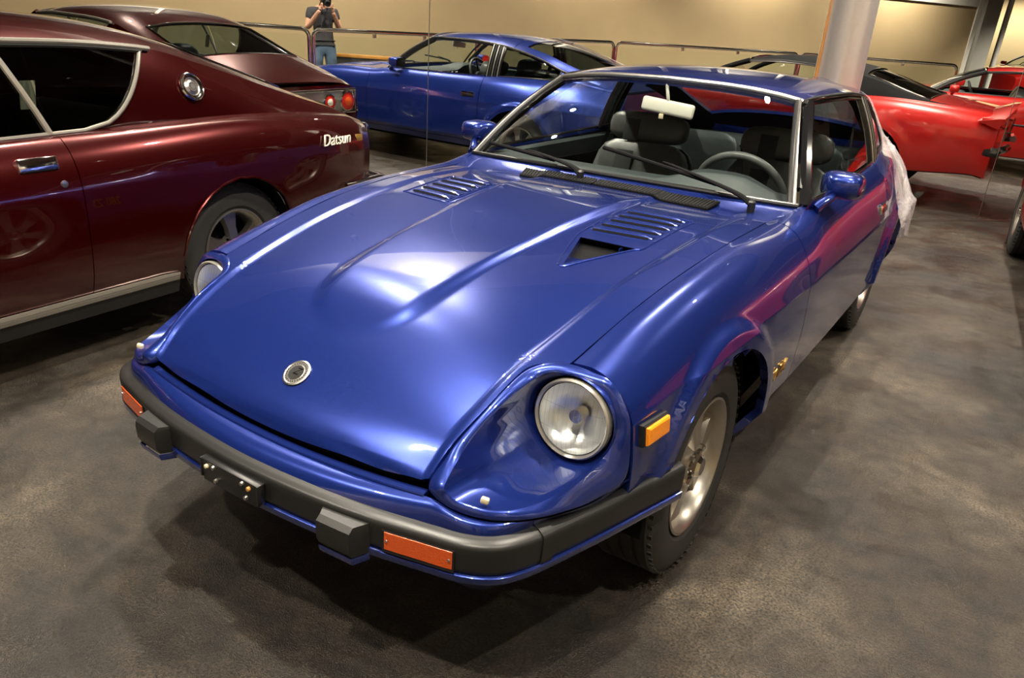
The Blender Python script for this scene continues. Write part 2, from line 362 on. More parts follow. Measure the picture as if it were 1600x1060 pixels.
# ================================================================== wheels
def wheel(parent, x, y, z, side, R=.315, W=.195, rr=.193, style='alloy', steer=0.):
    """side +1: outer face towards +x"""
    w = bpy.data.objects.new('wheel', None); COL.objects.link(w); w.parent = parent; w.location = (x, y, z); w.rotation_euler = (0, 0, steer + (0 if side > 0 else math.pi)); w.empty_display_size = .1
    h = W / 2
    prof = [(-h * .72, rr), (-h * .9, rr + .02), (-h, (R + rr) / 2), (-h * .93, R - .03), (-h * .80, R - .008), (-h * .74, R)]
    for g in (-.42, 0., .42): prof += [(h * (g - .07), R), (h * (g - .05), R - .009), (h * (g + .05), R - .009), (h * (g + .07), R)]
    prof += [(h * .74, R), (h * .80, R - .008), (h * .93, R - .03), (h * .985, R - .05), (h * .99, R - .055), (h, (R + rr) / 2), (h * .96, rr + .022), (h * .955, rr + .018), (h * .80, rr)]
    mk('tyre', *lathe(prof, 64, 'x'), 'tyre', w, ang=30)
    # tread blocks as sipe ridges on the shoulders
    rg = []
    for k in range(60):
        a = 2 * math.pi * k / 60
        for s in (-1, 1):
            rg.append(xf(box((0, 0, 0), (h * .22, .012, .004)), (s * h * .80, math.cos(a) * (R - .0075), math.sin(a) * (R - .0075)), (a - math.pi / 2, 0, 0)))
    tr = mk('tread_blocks', *join(*rg), 'tyre', w, False); tr['kind'] = 'stuff'
    mk('rim', *lathe([(h * .80, rr + .001), (h * .92, rr + .003), (h * .93, rr - .004), (h * .86, rr - .012), (h * .55, rr - .022), (h * .10, rr - .030), (-h * .8, rr - .030), (-h * .8, rr + .001)], 56, 'x'), 'alloy', w)
    mk('brake_drum', *lathe([(-h * .4, 0), (-h * .4, rr - .035), (-h * .1, rr - .035), (-h * .08, 0)], 32, 'x'), 'void', w)
    ns = 6 if style == 'alloy' else 5
    for k in range(ns):
        a = 2 * math.pi * (k + .3) / ns
        def q(rad, wd, xx): 
            c, s = math.cos(a), math.sin(a); return [(xx, rad * c - wd * s, rad * s + wd * c), (xx, rad * c + wd * s, rad * s - wd * c), (xx - .03, rad * c + wd * 1.2 * s, rad * s - wd * 1.2 * c), (xx - .03, rad * c - wd * 1.2 * s, rad * s + wd * 1.2 * c)]
        mk('spoke', *loft([q(.045, .024, h * .74), q(.10, .024, h * .64), q(rr - .035, .038, h * .56), q(rr - .016, .048, h * .54)], True, True), 'alloy' if style == 'alloy' else 'satin', w, ang=25)
    mk('hub', *lathe([(h * .3, .0), (h * .3, .062), (h * .62, .056), (h * .66, .046), (h * .66, 0)], 32, 'x'), 'alloy', w)
    mk('center_cap', *lathe([(h * .66, .036), (h * .90, .034), (h * .99, .026), (h * 1.0, 0)], 8 if style == 'alloy' else 24, 'x'), 'chrome', w, ang=20)
    for k in range(4):
        a = 2 * math.pi * (k + .5) / 4
        mk('lug_nut', *xf(lathe([(0, 0), (0, .011), (.022, .010), (.026, 0)], 6, 'x'), (h * .62, math.cos(a) * .054, math.sin(a) * .054)), 'chrome', w, ang=20)
    return w
def well(parent, x, y, z, side, R=.37):
    rows = [[Vector((x + dx * side, y + math.cos(a) * q, z + math.sin(a) * q)) for dx, q in ((-.30, .03), (-.30, R), (.06, R))] for a in np.linspace(-.95, math.pi + .12, 28)]
    mk('wheel_well', *loft(rows), 'void', parent)  # liner; its low rear part is black in place of underbody shade
# ================================================================== main blue coupe
ZX = empty('sports_coupe', (0, 0, 0), 0, 'metallic blue sports coupe with long vented hood and black front bumper, in the foreground', 'car')
zc_ = pch([-.86, -.845, -.835, -.80, -.74, -.67, -.6, -.5, -.4, -.2, 0, .2, .45, .72], [.515, .528, .548, .583, .624, .668, .705, .752, .783, .822, .848, .872, .888, .876])
xcr = pch([-.86, -.755, -.633, -.521, -.451, -.102, .112, .194, .45, .72], [.445, .455, .469, .481, .489, .519, .54, .544, .555, .56])
zcr = pch([-.86, -.83, -.82, -.79, -.755, -.7, -.633, -.584, -.521, -.451, -.102, .112, .194, .45, .72], [.51, .522, .545, .575, .607, .642, .676, .699, .723, .743, .823, .85, .858, .874, .872])
xsh = pch([-.86, -.49, -.405, -.172, .058, .212, .371, .72], [.56, .592, .598, .618, .637, .646, .651, .654])
zsh = pch([-.86, -.83, -.82, -.79, -.739, -.668, -.61, -.547, -.487, -.405, -.172, .058, .212, .371, .72], [.51, .52, .545, .575, .62, .665, .694, .717, .738, .759, .813, .849, .863, .872, .874])
xb = pch([-.86, -.82, -.739, -.668, -.61, -.547, -.525, -.505, -.49, -.405, -.172, .058, .212, .371, .72], [.462, .464, .478, .492, .499, .507, .518, .545, .586, .595, .615, .634, .643, .648, .651])
bw = pch([-.62, -.59, -.56, -.50, -.40, -.2, .05, .47, .72], [.0, .07, .12, .15, .165, .18, .20, .235, .245])
def Zh(x, y):
    ax = abs(x); c, zc1, s, zs = xcr(y), zc_(y), xsh(y), zsh(y); z2 = zcr(y)
    if ax < c: z = zc1 + (z2 - zc1) * (ax / c) ** 2.4
    else:
        t = min((ax - c) / (s - c), 1.1); z = z2 + (zs - z2) * t + .007 * sst(0, .012, ax - c) * (1 - t)
    b = bw(y); hb = .013 * sst(-.66, -.42, y); k = .06 - .036 * sst(-.5, -.2, y)
    return z + hb * (1 - sst(b - k * .5, b + k * .5, ax))
def hood_fn(a, b):
    b = 2 * b - 1; yf = -.845 + .030 * b * b; yr = .695 - .012 * b * b; y = yf + (yr - yf) * a; x = b * xb(y); return (x, y, Zh(x, y))
ua = sorted(set([round(i / 90, 5) for i in range(91)] + [round((y + .82) / 1.51, 5) for y in (-.55, -.54, -.53, -.52, -.515, -.51, -.505, -.5, -.495, -.49, -.485, -.48)] + [.002, .005, .009]))
va = sorted(set([round(i / 110, 5) for i in range(111)]))
HOOD = grid('hood', hood_fn, 0, 0, 'blue', ZX, flange=.02, us=ua, vs=va, inside=(0, 0, -3), ang=50)
def cut_poly(ob, poly, zlim=2):
    bm = bmesh.new(); bm.from_mesh(ob.data); n = len(poly)
    cx = sum(p[0] for p in poly) / n; cy = sum(p[1] for p in poly) / n; mr = max(math.hypot(p[0] - cx, p[1] - cy) for p in poly) + .02
    for i in range(n):
        p, q = poly[i], poly[(i + 1) % n]; ex, ey = q[0] - p[0], q[1] - p[1]
        fs = [f_ for f_ in bm.faces if math.hypot(f_.calc_center_median().x - cx, f_.calc_center_median().y - cy) < mr]
        gm = set(fs); [gm.update(f_.edges) for f_ in fs]; [gm.update(f_.verts) for f_ in fs]
        bmesh.ops.bisect_plane(bm, geom=list(gm), plane_co=(p[0], p[1], 0), plane_no=(ey, -ex, 0))
    def ins(c):
        sg = [(poly[(i + 1) % n][0] - poly[i][0]) * (c.y - poly[i][1]) - (poly[(i + 1) % n][1] - poly[i][1]) * (c.x - poly[i][0]) for i in range(n)]
        return all(s > -1e-7 for s in sg) or all(s < 1e-7 for s in sg)
    bmesh.ops.delete(bm, geom=[f_ for f_ in bm.faces if ins(f_.calc_center_median())], context='FACES'); bm.to_mesh(ob.data); bm.free(); ob.data.update()
NA = [(.338, -.100), (.280, .095), (.455, .110)]
cut_poly(HOOD, NA)
def hz(x, y, o=0.): return Vector((x, y, Zh(x, y) + o))
nb = [hz(*NA[0], -.001), hz(*NA[1], -.045), hz(*NA[2], -.045)]; nt = [hz(*p, .0) for p in NA]
mk('air_duct', [nb[0], nb[1], nb[2], nt[0], nt[1], nt[2]], [(0, 1, 2), (0, 3, 4, 1), (0, 2, 5, 3)], 'blue', HOOD, False)
mk('duct_throat', [nt[1] + Vector((0, .03, -.004)), nt[2] + Vector((0, .03, -.004)), nb[2] + Vector((0, .03, -.01)), nb[1] + Vector((0, .03, -.01)), nt[1] + Vector((0, -.0, -.002)), nt[2] + Vector((0, -.0, -.002))], [(0, 1, 2, 3), (0, 4, 5, 1)], 'void', HOOD, False)
mk('duct_vane', *box(tuple(hz(.41, .10, -.02)), (.004, .02, .03)), 'blue', HOOD, False)
def louver(sx, k):
    t = k / 4; p = Vector((.276 - .004 * t, .404 - .229 * t, 0)); q = Vector((.469 - .012 * t, .432 - .225 * t, 0)); secs = []
    for i in range(9):
        s = i / 8; e = .25 + .75 * min(1, 7 * min(s, 1 - s)); c = p.lerp(q, s); x, y = c.x, c.y
        secs.append([Vector((sx * x, y + dy * (1 if dy > 0 else 1), Zh(x, y + dy) + dz * e)) for dy, dz in ((.030, -.001), (.018, .004), (.006, .0085), (-.002, .009), (-.006, .006), (-.007, -.002))])
    o = mk('louver', *loft(secs), 'blue', HOOD, ang=40)
    sl = []
    for i in range(9):
        c = p.lerp(q, .04 + .92 * i / 8); sl.append([Vector((sx * c.x, c.y - .0075, Zh(c.x, c.y) + .0055)), Vector((sx * c.x, c.y - .0115, Zh(c.x, c.y - .011) + .001)), ])
    mk('louver_slot', *loft(sl), 'void', HOOD, False)
for k in range(5): louver(1, k); louver(-1, k)
def bead(sx, pts):
    c = crom([(x, y, 0) for x, y in pts], 6, True); mk('vent_bead', *tube([Vector((sx * p.x, p.y, Zh(p.x, p.y) + .0005)) for p in c], .0032, 6, True), 'blue', HOOD)
bead(1, [(.338, -.118), (.318, -.09), (.266, .09), (.260, .2), (.262, .40), (.275, .432), (.30, .437), (.46, .462), (.487, .45), (.485, .43), (.473, .2), (.468, .12), (.445, .085), (.38, -.05), (.352, -.11)])
bead(-1, [(.255, .155), (.258, .3), (.263, .41), (.28, .436), (.46, .462), (.485, .45), (.485, .42), (.474, .20), (.465, .175), (.30, .143)])
# hood badge
bd = mk('badge', *xf(lathe([(0, .034), (.004, .036), (.0055, .032), (.0045, .030), (.0045, .022), (.0052, .021), (.0052, 0)], 40, 'z'), tuple(hz(0, -.742, .0005)), (math.radians(33), 0, 0)), 'satin', HOOD, ang=25)
bM = Matrix.Translation(hz(0, -.742, .0062)) @ Matrix.Rotation(math.radians(33), 4, 'X')
mk('badge_disc', *xf(lathe([(.0052, 0), (.0058, .020), (.0052, .0205)], 28, 'z'), tuple(hz(0, -.742, .0005)), (math.radians(33), 0, 0)), 'bumper', HOOD)
text_mesh('badge_letter', 'Z', .028, 'chrome', HOOD, bM, .0012, .35)
rb = []
for k in range(26):
    a = 2 * math.pi * k / 26; rb.append(xf(box((math.cos(a) * .026, math.sin(a) * .026, .0045), (.0022, .0032, .002)), tuple(hz(0, -.742, .0008)), (math.radians(33), 0, 0)))
o = mk('badge_lettering', *join(*rb), 'black', HOOD, False)
# ---- flank surface
ST = [  # y, then shut/belt, crown, shoulder, upper side, crease, mid side, rocker crease, sill
    (-.52, [(.590, .730), (.640, .731), (.685, .712), (.722, .672), (.742, .632), (.752, .55), (.754, .48), (.735, .43)]),
    (-.47, [(.594, .742), (.645, .743), (.692, .724), (.731, .682), (.752, .640), (.762, .55), (.763, .47), (.742, .42)]),
    (-.25, [(.611, .797), (.662, .796), (.712, .768), (.752, .716), (.773, .668), (.780, .56), (.780, .46), (.755, .40)]),
    (0., [(.633, .842), (.684, .840), (.734, .808), (.773, .746), (.793, .684), (.800, .56), (.798, .38), (.762, .24)]),
    (.37, [(.653, .873), (.702, .868), (.752, .833), (.796, .763), (.818, .692), (.823, .54), (.812, .36), (.742, .26)]),
    (.70, [(.658, .876), (.712, .877), (.766, .842), (.810, .768), (.832, .694), (.835, .54), (.823, .36), (.744, .26)]),
    (.90, [(.702, .903), (.735, .894), (.779, .851), (.816, .774), (.836, .696), (.838, .54), (.826, .36), (.746, .26)]),
    (1.4, [(.725, .915), (.752, .903), (.791, .858), (.823, .779), (.842, .698), (.842, .54), (.830, .36), (.750, .26)]),
    (2.0, [(.722, .932), (.750, .918), (.791, .869), (.825, .786), (.844, .701), (.844, .54), (.832, .365), (.752, .26)]),
    (2.52, [(.680, .957), (.706, .942), (.757, .888), (.806, .800), (.836, .706), (.838, .55), (.830, .38), (.780, .24)]),
    (3.0, [(.612, .962), (.635, .945), (.678, .892), (.738, .800), (.778, .714), (.792, .56), (.785, .41), (.745, .31)]),
    (3.35, [(.565, .925), (.582, .908), (.615, .862), (.672, .785), (.712, .705), (.730, .57), (.722, .43), (.69, .34)]),
    (3.52, [(.545, .900), (.560, .885), (.590, .845), (.640, .775), (.682, .700), (.700, .57), (.690, .44), (.66, .36)])]
SY = [s[0] for s in ST]; SX = [pch(SY, [s[1][k][0] for s in ST]) for k in range(8)]; SZ = [pch(SY, [s[1][k][1] for s in ST]) for k in range(8)]
def prof_eval(P, sharp, t):
    n = len(P) - 1; t = t * n; i = min(int(t), n - 1); u = t - i
    def tan(k):
        if k == 0: return P[1] - P[0]
        if k == n: return P[n] - P[n - 1]
        return (P[k + 1] - P[k - 1]) * .5
    m0 = P[i + 1] - P[i] if i in sharp else tan(i); m1 = P[i + 1] - P[i] if i + 1 in sharp else tan(i + 1)
    u2 = u * u; u3 = u2 * u
    return P[i] * (2 * u3 - 3 * u2 + 1) + m0 * (u3 - 2 * u2 + u) + P[i + 1] * (-2 * u3 + 3 * u2) + m1 * (u3 - u2)
_c = {}
ARCH = [(0., .318, .352), (2.52, .318, .352)]
def flank(y, t):
    k = round(y, 5)
    if k not in _c: _c[k] = [Vector((SX[i](y), SZ[i](y))) for i in range(8)]
    p = prof_eval(_c[k], (4, 6), t); x, z = p.x, p.y
    for cy, cz, rr in ARCH:
        dd = math.hypot(y - cy, z - cz) - rr
        if dd < .12 and z > .12: x += .022 * (1 - sst(.045, .078, dd)) * sst(.16, .3, z)
    return (x, y, z)
TS = sorted(set([i / 56 for i in range(57)] + [4 / 7 - .004, 4 / 7 + .004]))
def flank_panel(name, y0, y1, n, m='blue', arch=None, t0=0., t1=1.):
    for mi in (False, True):
        yield grid(name, lambda a, b: flank(y0 + (y1 - y0) * a, t0 + (t1 - t0) * b), n, 0, m, ZX, arch=arch, flange=.025, mirror=mi, us=[i / n for i in range(n + 1)], vs=TS, inside=(0, (y0 + y1) / 2, .5), ang=28)
FEN = list(flank_panel('front_fender', -.478, .680, 64, arch=ARCH[:1]))
DOORS = list(flank_panel('door', .686, 2.085, 46, t1=6.35 / 7))
ROCK = list(flank_panel('rocker_panel', .686, 2.12, 30, t0=6.4 / 7))
QUA = list(flank_panel('quarter_panel', 2.091, 3.50, 76, arch=ARCH[1:]))
# ---- black backing under all gaps
def backing(a, b): 
    p = flank(-.46 + 3.94 * a, b); return (p[0] - .02, p[1], p[2] - .012)
for mi in (False, True):
    grid('inner_panel', backing, 80, 24, 'void', ZX, arch=[(0, .318, .37), (2.52, .318, .37)], flange=0, mirror=mi, inside=(0, 1.4, .5))
grid('engine_bay', lambda a, b: (lambda p: (p[0] * .97, p[1] + .02 - .035 * a, p[2] - .024))(hood_fn(a, b)), 40, 24, 'void', ZX, flange=0, inside=(0, 0, -3)).location = (0, 0, 0)
mk('underbody', *box((0, 1.45, .25), (1.10, 3.7, .10)), 'void', ZX, False)
mk('firewall', *box((0, .52, .55), (1.4, .04, .56)), 'void', ZX, False)
# ---- headlight housings
FL = [(.468, -.818, .548), (.474, -.775, .588), (.481, -.739, .620), (.495, -.668, .665), (.502, -.610, .694), (.510, -.545, .718), (.545, -.507, .735), (.592, -.487, .739), (.645, -.481, .734), (.692, -.480, .723), (.734, -.483, .675), (.751, -.488, .620), (.757, -.50, .520), (.730, -.58, .497), (.703, -.66, .500), (.665, -.735, .505), (.615, -.787, .508), (.550, -.815, .513), (.497, -.825, .527)]
OP = [(.508, -.818, .560), (.500, -.765, .592), (.502, -.715, .627), (.513, -.655, .662), (.524, -.595, .690), (.538, -.545, .708), (.562, -.522, .722), (.598, -.510, .726), (.645, -.500, .718), (.688, -.494, .702), (.714, -.498, .668), (.724, -.503, .618), (.718, -.535, .577), (.695, -.628, .543), (.665, -.703, .527), (.632, -.760, .525), (.592, -.792, .527), (.542, -.810, .534), (.518, -.818, .545)]
HC = Vector((.620, -.508, .624)); HR = .0945
def mirx(vf, s): return ([Vector((p.x * s, p.y, p.z)) for p in (Vector(q) for q in vf[0])], vf[1] if s > 0 else [q[::-1] for q in vf[1]])
Fc = crom(FL, 6, True); Oc = crom(OP, 6, True)
for s in (1, -1):
    hb_ = empty('headlight_housing', (0, 0, 0)); hb_.parent = ZX
    secs = []
    ctr = Vector((.60, -.60, .60))
    for t, lift_ in ((-.12, -.012), (0, 0), (.08, .002), (.5, .004), (.85, .003), (1, 0)):
        row = []
        for p, q in zip(Fc, Oc):
            v = p.lerp(q, t); nrm = (v - Vector((.45, -.35, .45))).normalized(); row.append(v + nrm * lift_)
        secs.append(row)
    mk('housing_rim', *mirx(loft(secs, True), s), 'blue', hb_, ang=50)
    ring = []
    for q in Oc:
        a = math.atan2(q.z - HC.z, q.x - HC.x); ring.append(Vector((HC.x + math.cos(a) * HR * 1.06, HC.y, HC.z + math.sin(a) * HR * 1.06)))
    secs = []
    for t in (0, .08, .2, .4, .6, .8, 1):
        row = []
        for q, g in zip(Oc, ring):
            v = q.lerp(g, t); v.y += .03 * math.sin(math.pi * t) * sst(0, .2, g.y - q.y); v.z -= .012 * math.sin(math.pi * t) * (1 if q.z < HC.z else -.3); row.append(v)
        secs.append(row)
    secs.append([Vector((HC.x + (g.x - HC.x) * .9, HC.y + .03, HC.z + (g.z - HC.z) * .9)) for g in ring])
    mk('scoop', *mirx(loft(secs, True), s), 'blue', hb_, ang=50)
    hl = empty('headlight', (HC.x * s, HC.y - .004, HC.z)); hl.parent = ZX
    hl.rotation_euler = (math.radians(-4), 0, 0)
    mk('lamp_ring', *lathe([(.012, HR - .001), (-.006, HR - .001), (-.010, HR - .005), (-.006, HR - .010), (.004, HR - .010)], 48, 'y'), 'brightwork', hl)
    mk('reflector', *lathe([(-.002, HR - .012), (.02, HR * .8), (.045, HR * .5), (.055, HR * .2), (.056, .001)], 40, 'y'), 'reflector', hl)
    mk('bulb_shield', *lathe([(.015, .001), (.015, .016), (.05, .016)], 20, 'y'), 'chrome', hl)
    mk('lens', *lathe([(-.006, HR - .009), (-.012, HR * .7), (-.017, HR * .4), (-.019, .001)], 48, 'y'), 'lampglass', hl)
    fl = []
    for k in range(-6, 7):
        x0 = k * .0125; zz = math.sqrt(max(0, (HR * .86) ** 2 - x0 * x0))
        if zz > .012: fl.append(tube([(x0, -.020 + .13 * (x0 * x0 + z0 * z0) ** .5 * .45 * (x0 * x0 + z0 * z0) ** .5 / .03, z0) for z0 in np.linspace(-zz, zz, 9)], .0006, 4))
    for zz in (-.03, .028): 
        xx = math.sqrt((HR * .84) ** 2 - zz * zz); fl.append(tube([(x0, -.0195 + .0585 * (x0 * x0 + zz * zz) / .03 , zz) for x0 in np.linspace(-xx, xx, 11)], .0008, 4))
    o = mk('lens_flutes', *join(*fl), 'lampglass', hl); o['kind'] = 'stuff'
    # cover fixing clip
    mk('clip', *xf(box((0, 0, 0), (.018, .012, .014), .004), (.585 * s, -.785, .541), (0, .2, .4)), 'cream', hb_)
# ---- nose panel, slot strip, bumper
BP = [(0, -.935), (.20, -.925), (.36, -.905), (.50, -.875), (.585, -.853), (.645, -.815), (.682, -.755), (.710, -.675), (.750, -.545), (.783, -.425), (.808, -.335), (.820, -.285)]
bc = crom([(x, y, 0) for x, y in ([(-.2, -.925)] + BP)], 8)[8:]
def sweep(sec, i0=0, i1=None, both=True):
    """sweep an (outward, z) section along the bumper line; both sides of the car"""
    path = bc[i0:i1]; rows = []
    for i, p in enumerate(path):
        t = (path[min(i + 1, len(path) - 1)] - path[max(i - 1, 0)]).normalized(); 
        if i0 == 0 and i == 0: t = Vector((1, 0, 0))
        o = Vector((t.y, -t.x, 0)); rows.append([p + o * a + Vector((0, 0, z)) for a, z in sec])
    if both: rows = [[Vector((-q.x, q.y, q.z)) for q in r_] for r_ in rows[:0:-1]] + rows
    return rows
SECB = [(-.05, .484), (-.036, .4795), (-.020, .477), (-.008, .473), (-.002, .4685), (.000, .463), (.000, .452), (-.002, .415), (-.003, .405), (-.008, .400), (-.05, .398)]
BUM = empty('front_bumper', (0, 0, 0)); BUM.parent = ZX
mk('bumper_cover', *loft(sweep(SECB), False, True), 'bumper', BUM, ang=40)
for s in (1, -1):   # side joint sleeves
    i = min(range(len(bc)), key=lambda k: abs(bc[k].x - .700)); rows = sweep([(a + .0035, z + (.003 if z > .44 else -.002)) for a, z in SECB], i - 2, i + 2, False)
    mk('joint_sleeve', *mirx(loft(rows, False, True), s), 'bumper', BUM, ang=40)
STRIP = [(-.03, .402), (-.003, .401), (.001, .398), (.001, .384), (-.004, .378), (-.03, .374)]
mk('lower_strip', *loft(sweep(STRIP), False, True), 'blue', ZX, ang=45)
mk('air_dam', *loft(sweep([(-.028, .380), (-.045, .345), (-.085, .300), (-.10, .285), (-.12, .30)], 0, 66)), 'blue', ZX, ang=45)
# over-riders
def ond(x):  # bumper y at x
    i = min(range(len(bc)), key=lambda k: abs(bc[k].x - abs(x))); return bc[i].y
for s in (1, -1):
    y0 = ond(.32)
    A = [(.262, y0 + .0, .470), (.382, y0 + .012, .467), (.368, y0 - .034, .4600), (.280, y0 - .040, .4610)]
    def gs(z, k): 
        return [Vector((s * (.322 + (x - .322) * (1 + .0 * k)), y + (.008 * k if i > 1 else 0), z)) for i, (x, y, _) in enumerate(A)]
    bmv = [[q + Vector((0, .012 if i > 1 else 0, 0)) for i, q in enumerate(gs(.460, 0))], [q - Vector((0, 0, .006 if i > 1 else .002)) for i, q in enumerate(gs(.456, 0))], gs(.435, -.2), gs(.405, 0), gs(.388, 1.)]
    v, f_ = loft(bmv, True, True); mk('over_rider', v, f_ if s > 0 else [q[::-1] for q in f_], 'bumper', BUM, ang=25)
    e = [gs(.471, 0)[k] + Vector((0, -.0005, -.0025)) for k in (3, 2, 1)]
    bl = [Vector((p.x, p.y - .001, .383)) for p in (gs(.38, 1)[0], gs(.38, 1)[3], gs(.38, 1)[2], gs(.38, 1)[1])]
    ins_ = [p + Vector((0, .002, -.014)) for p in bl]
    v, f_ = loft([[p + Vector((0, -.002, .004)) for p in bl], [p + Vector((0, -.003, 0)) for p in bl], ins_]); mk('over_rider_strip', v, f_, 'blue', ZX, ang=45)
    # turn signal, set into the face
    def onface(x, z, o):
        i = min(range(len(bc) - 1), key=lambda k: abs(bc[k].x - x)); t = (bc[i + 1] - bc[max(i - 1, 0)]).normalized(); n_ = Vector((t.y, -t.x, 0)); p = bc[i].copy(); p.x = x
        p.y = np.interp(x, [q.x for q in bc[:50]], [q.y for q in bc[:50]]); return Vector((s * (p.x + n_.x * o), p.y + n_.y * o, z))
    xs_ = [.418 + (.566 - .418) * k / 8 for k in range(9)]
    lens = loft([[onface(x, .4545, .0005), onface(x, .453, .0035), onface(x, .412, .0035), onface(x, .4105, .0005)] for x in xs_], False, True)
    ts = mk('turn_signal', *lens, 'orange', ZX, ang=30)
    mk('signal_bezel', *loft([[onface(x, .457, .0008), onface(x, .455, .002), onface(x, .4095, .002), onface(x, .404, .003), onface(x, .402, .0)] for x in [.412] + xs_[1:-1] + [.570]], False, True), 'black', ts, ang=30)
    for x in (.424, .560): mk('screw', *xf(lathe([(0, 0), (0, .0035), (-.002, .003), (-.002, 0)], 8, 'y'), tuple(onface(x, .434, .0045))), 'satin', ts)
# number plate bracket
pb = empty('plate_bracket', (0, 0, 0)); pb.parent = ZX
yb = -.946
mk('bracket_plate', *join(box((0, yb, .425), (.19, .012, .055), .003), box((0, yb + .004, .452), (.20, .022, .006), .002), box((.098, yb + .002, .43), (.006, .02, .05), .002), box((-.098, yb + .002, .43), (.006, .02, .05), .002)), 'black', pb)
for x, z, m in ((-.075, .440, 'cream'), (.072, .440, 'wood'), (-.045, .412, 'satin'), (.06, .412, 'satin'), (-.05, .445, 'satin'), (.05, .445, 'satin')):
    mk('bracket_bolt', *xf(lathe([(0, 0), (0, .006), (-.006, .005), (-.007, 0)], 8, 'y'), (x, yb - .006, z)), m, pb)
def top_edge(i):  # blue boundary of the bumper top
    return sweep([(-.034, .479)], 0, None, False)[i][0]
tp = [r_[0] for r_ in sweep([(-.030, .4785)], 0, None, False)]
def up_edge(x):
    return Vector((x, -.853 + .030 * (x / .468) ** 2, .503 + .018 * (x / .468) ** 2))
lowF = [Vector(p) + Vector((0, .004, -.006)) for p in (FL[18], FL[17], FL[16], FL[15], FL[14], FL[13], FL[12])]
uppts = crom([up_edge(x) for x in (0, .12, .24, .35, .43, .465)] + lowF + [Vector((.775, -.40, .485)), Vector((.80, -.345, .485))], 8)
def resamp(P, n):
    L = [0]; 
    for a, b in zip(P[:-1], P[1:]): L.append(L[-1] + (b - a).length)
    out = []
    for k in range(n + 1):
        s = L[-1] * k / n; i = min(max(int(np.searchsorted(L, s, 'right')) - 1, 0), len(P) - 2); out.append(P[i].lerp(P[i + 1], (s - L[i]) / max(L[i + 1] - L[i], 1e-9)))
    return out
U_ = resamp(uppts, 90)
def near_tp(p):
    return min(tp, key=lambda q: (q.xy - p.xy).length)
T_ = resamp(tp, 90)
rows = []
for t in (0, .02, .1, .3, .5, .7, .9, 1):
    rw = []
    for a, b in zip(U_, T_):
        v = a.lerp(b, t); v.z += .008 * math.sin(math.pi * t) * sst(.78, .5, abs(v.x)); v.y -= .006 * math.sin(math.pi * t); rw.append(v)
    if t == 0: rw = [v + Vector((0, .02, -.012)) for v in rw]
    rows.append([Vector((-v.x, v.y, v.z)) for v in rw[:0:-1]] + rw)
mk('nose_panel', *loft(rows), 'blue', ZX, ang=45)
st = []
for k in range(41):
    x = -.462 + .924 * k / 40; e = up_edge(abs(x)); e.x = x; st.append([e + Vector((0, .016, .004)), e + Vector((0, .012, .0085)), e + Vector((0, -.002, .0045)), e + Vector((0, -.004, .001)), e + Vector((0, .01, -.006))])
mk('slot_strip', *loft(st, False, True), 'blue', ZX, ang=40)
mk('slot_void', *loft([[Vector((x, -.815 + .03 * (x / .47) ** 2, .45)), Vector((x, -.815 + .03 * (x / .47) ** 2, .535))] for x in np.linspace(-.47, .47, 12)]), 'void', ZX, False)
mk('radiator_panel', *box((0, -.62, .40), (.95, .04, .22)), 'void', ZX, False)
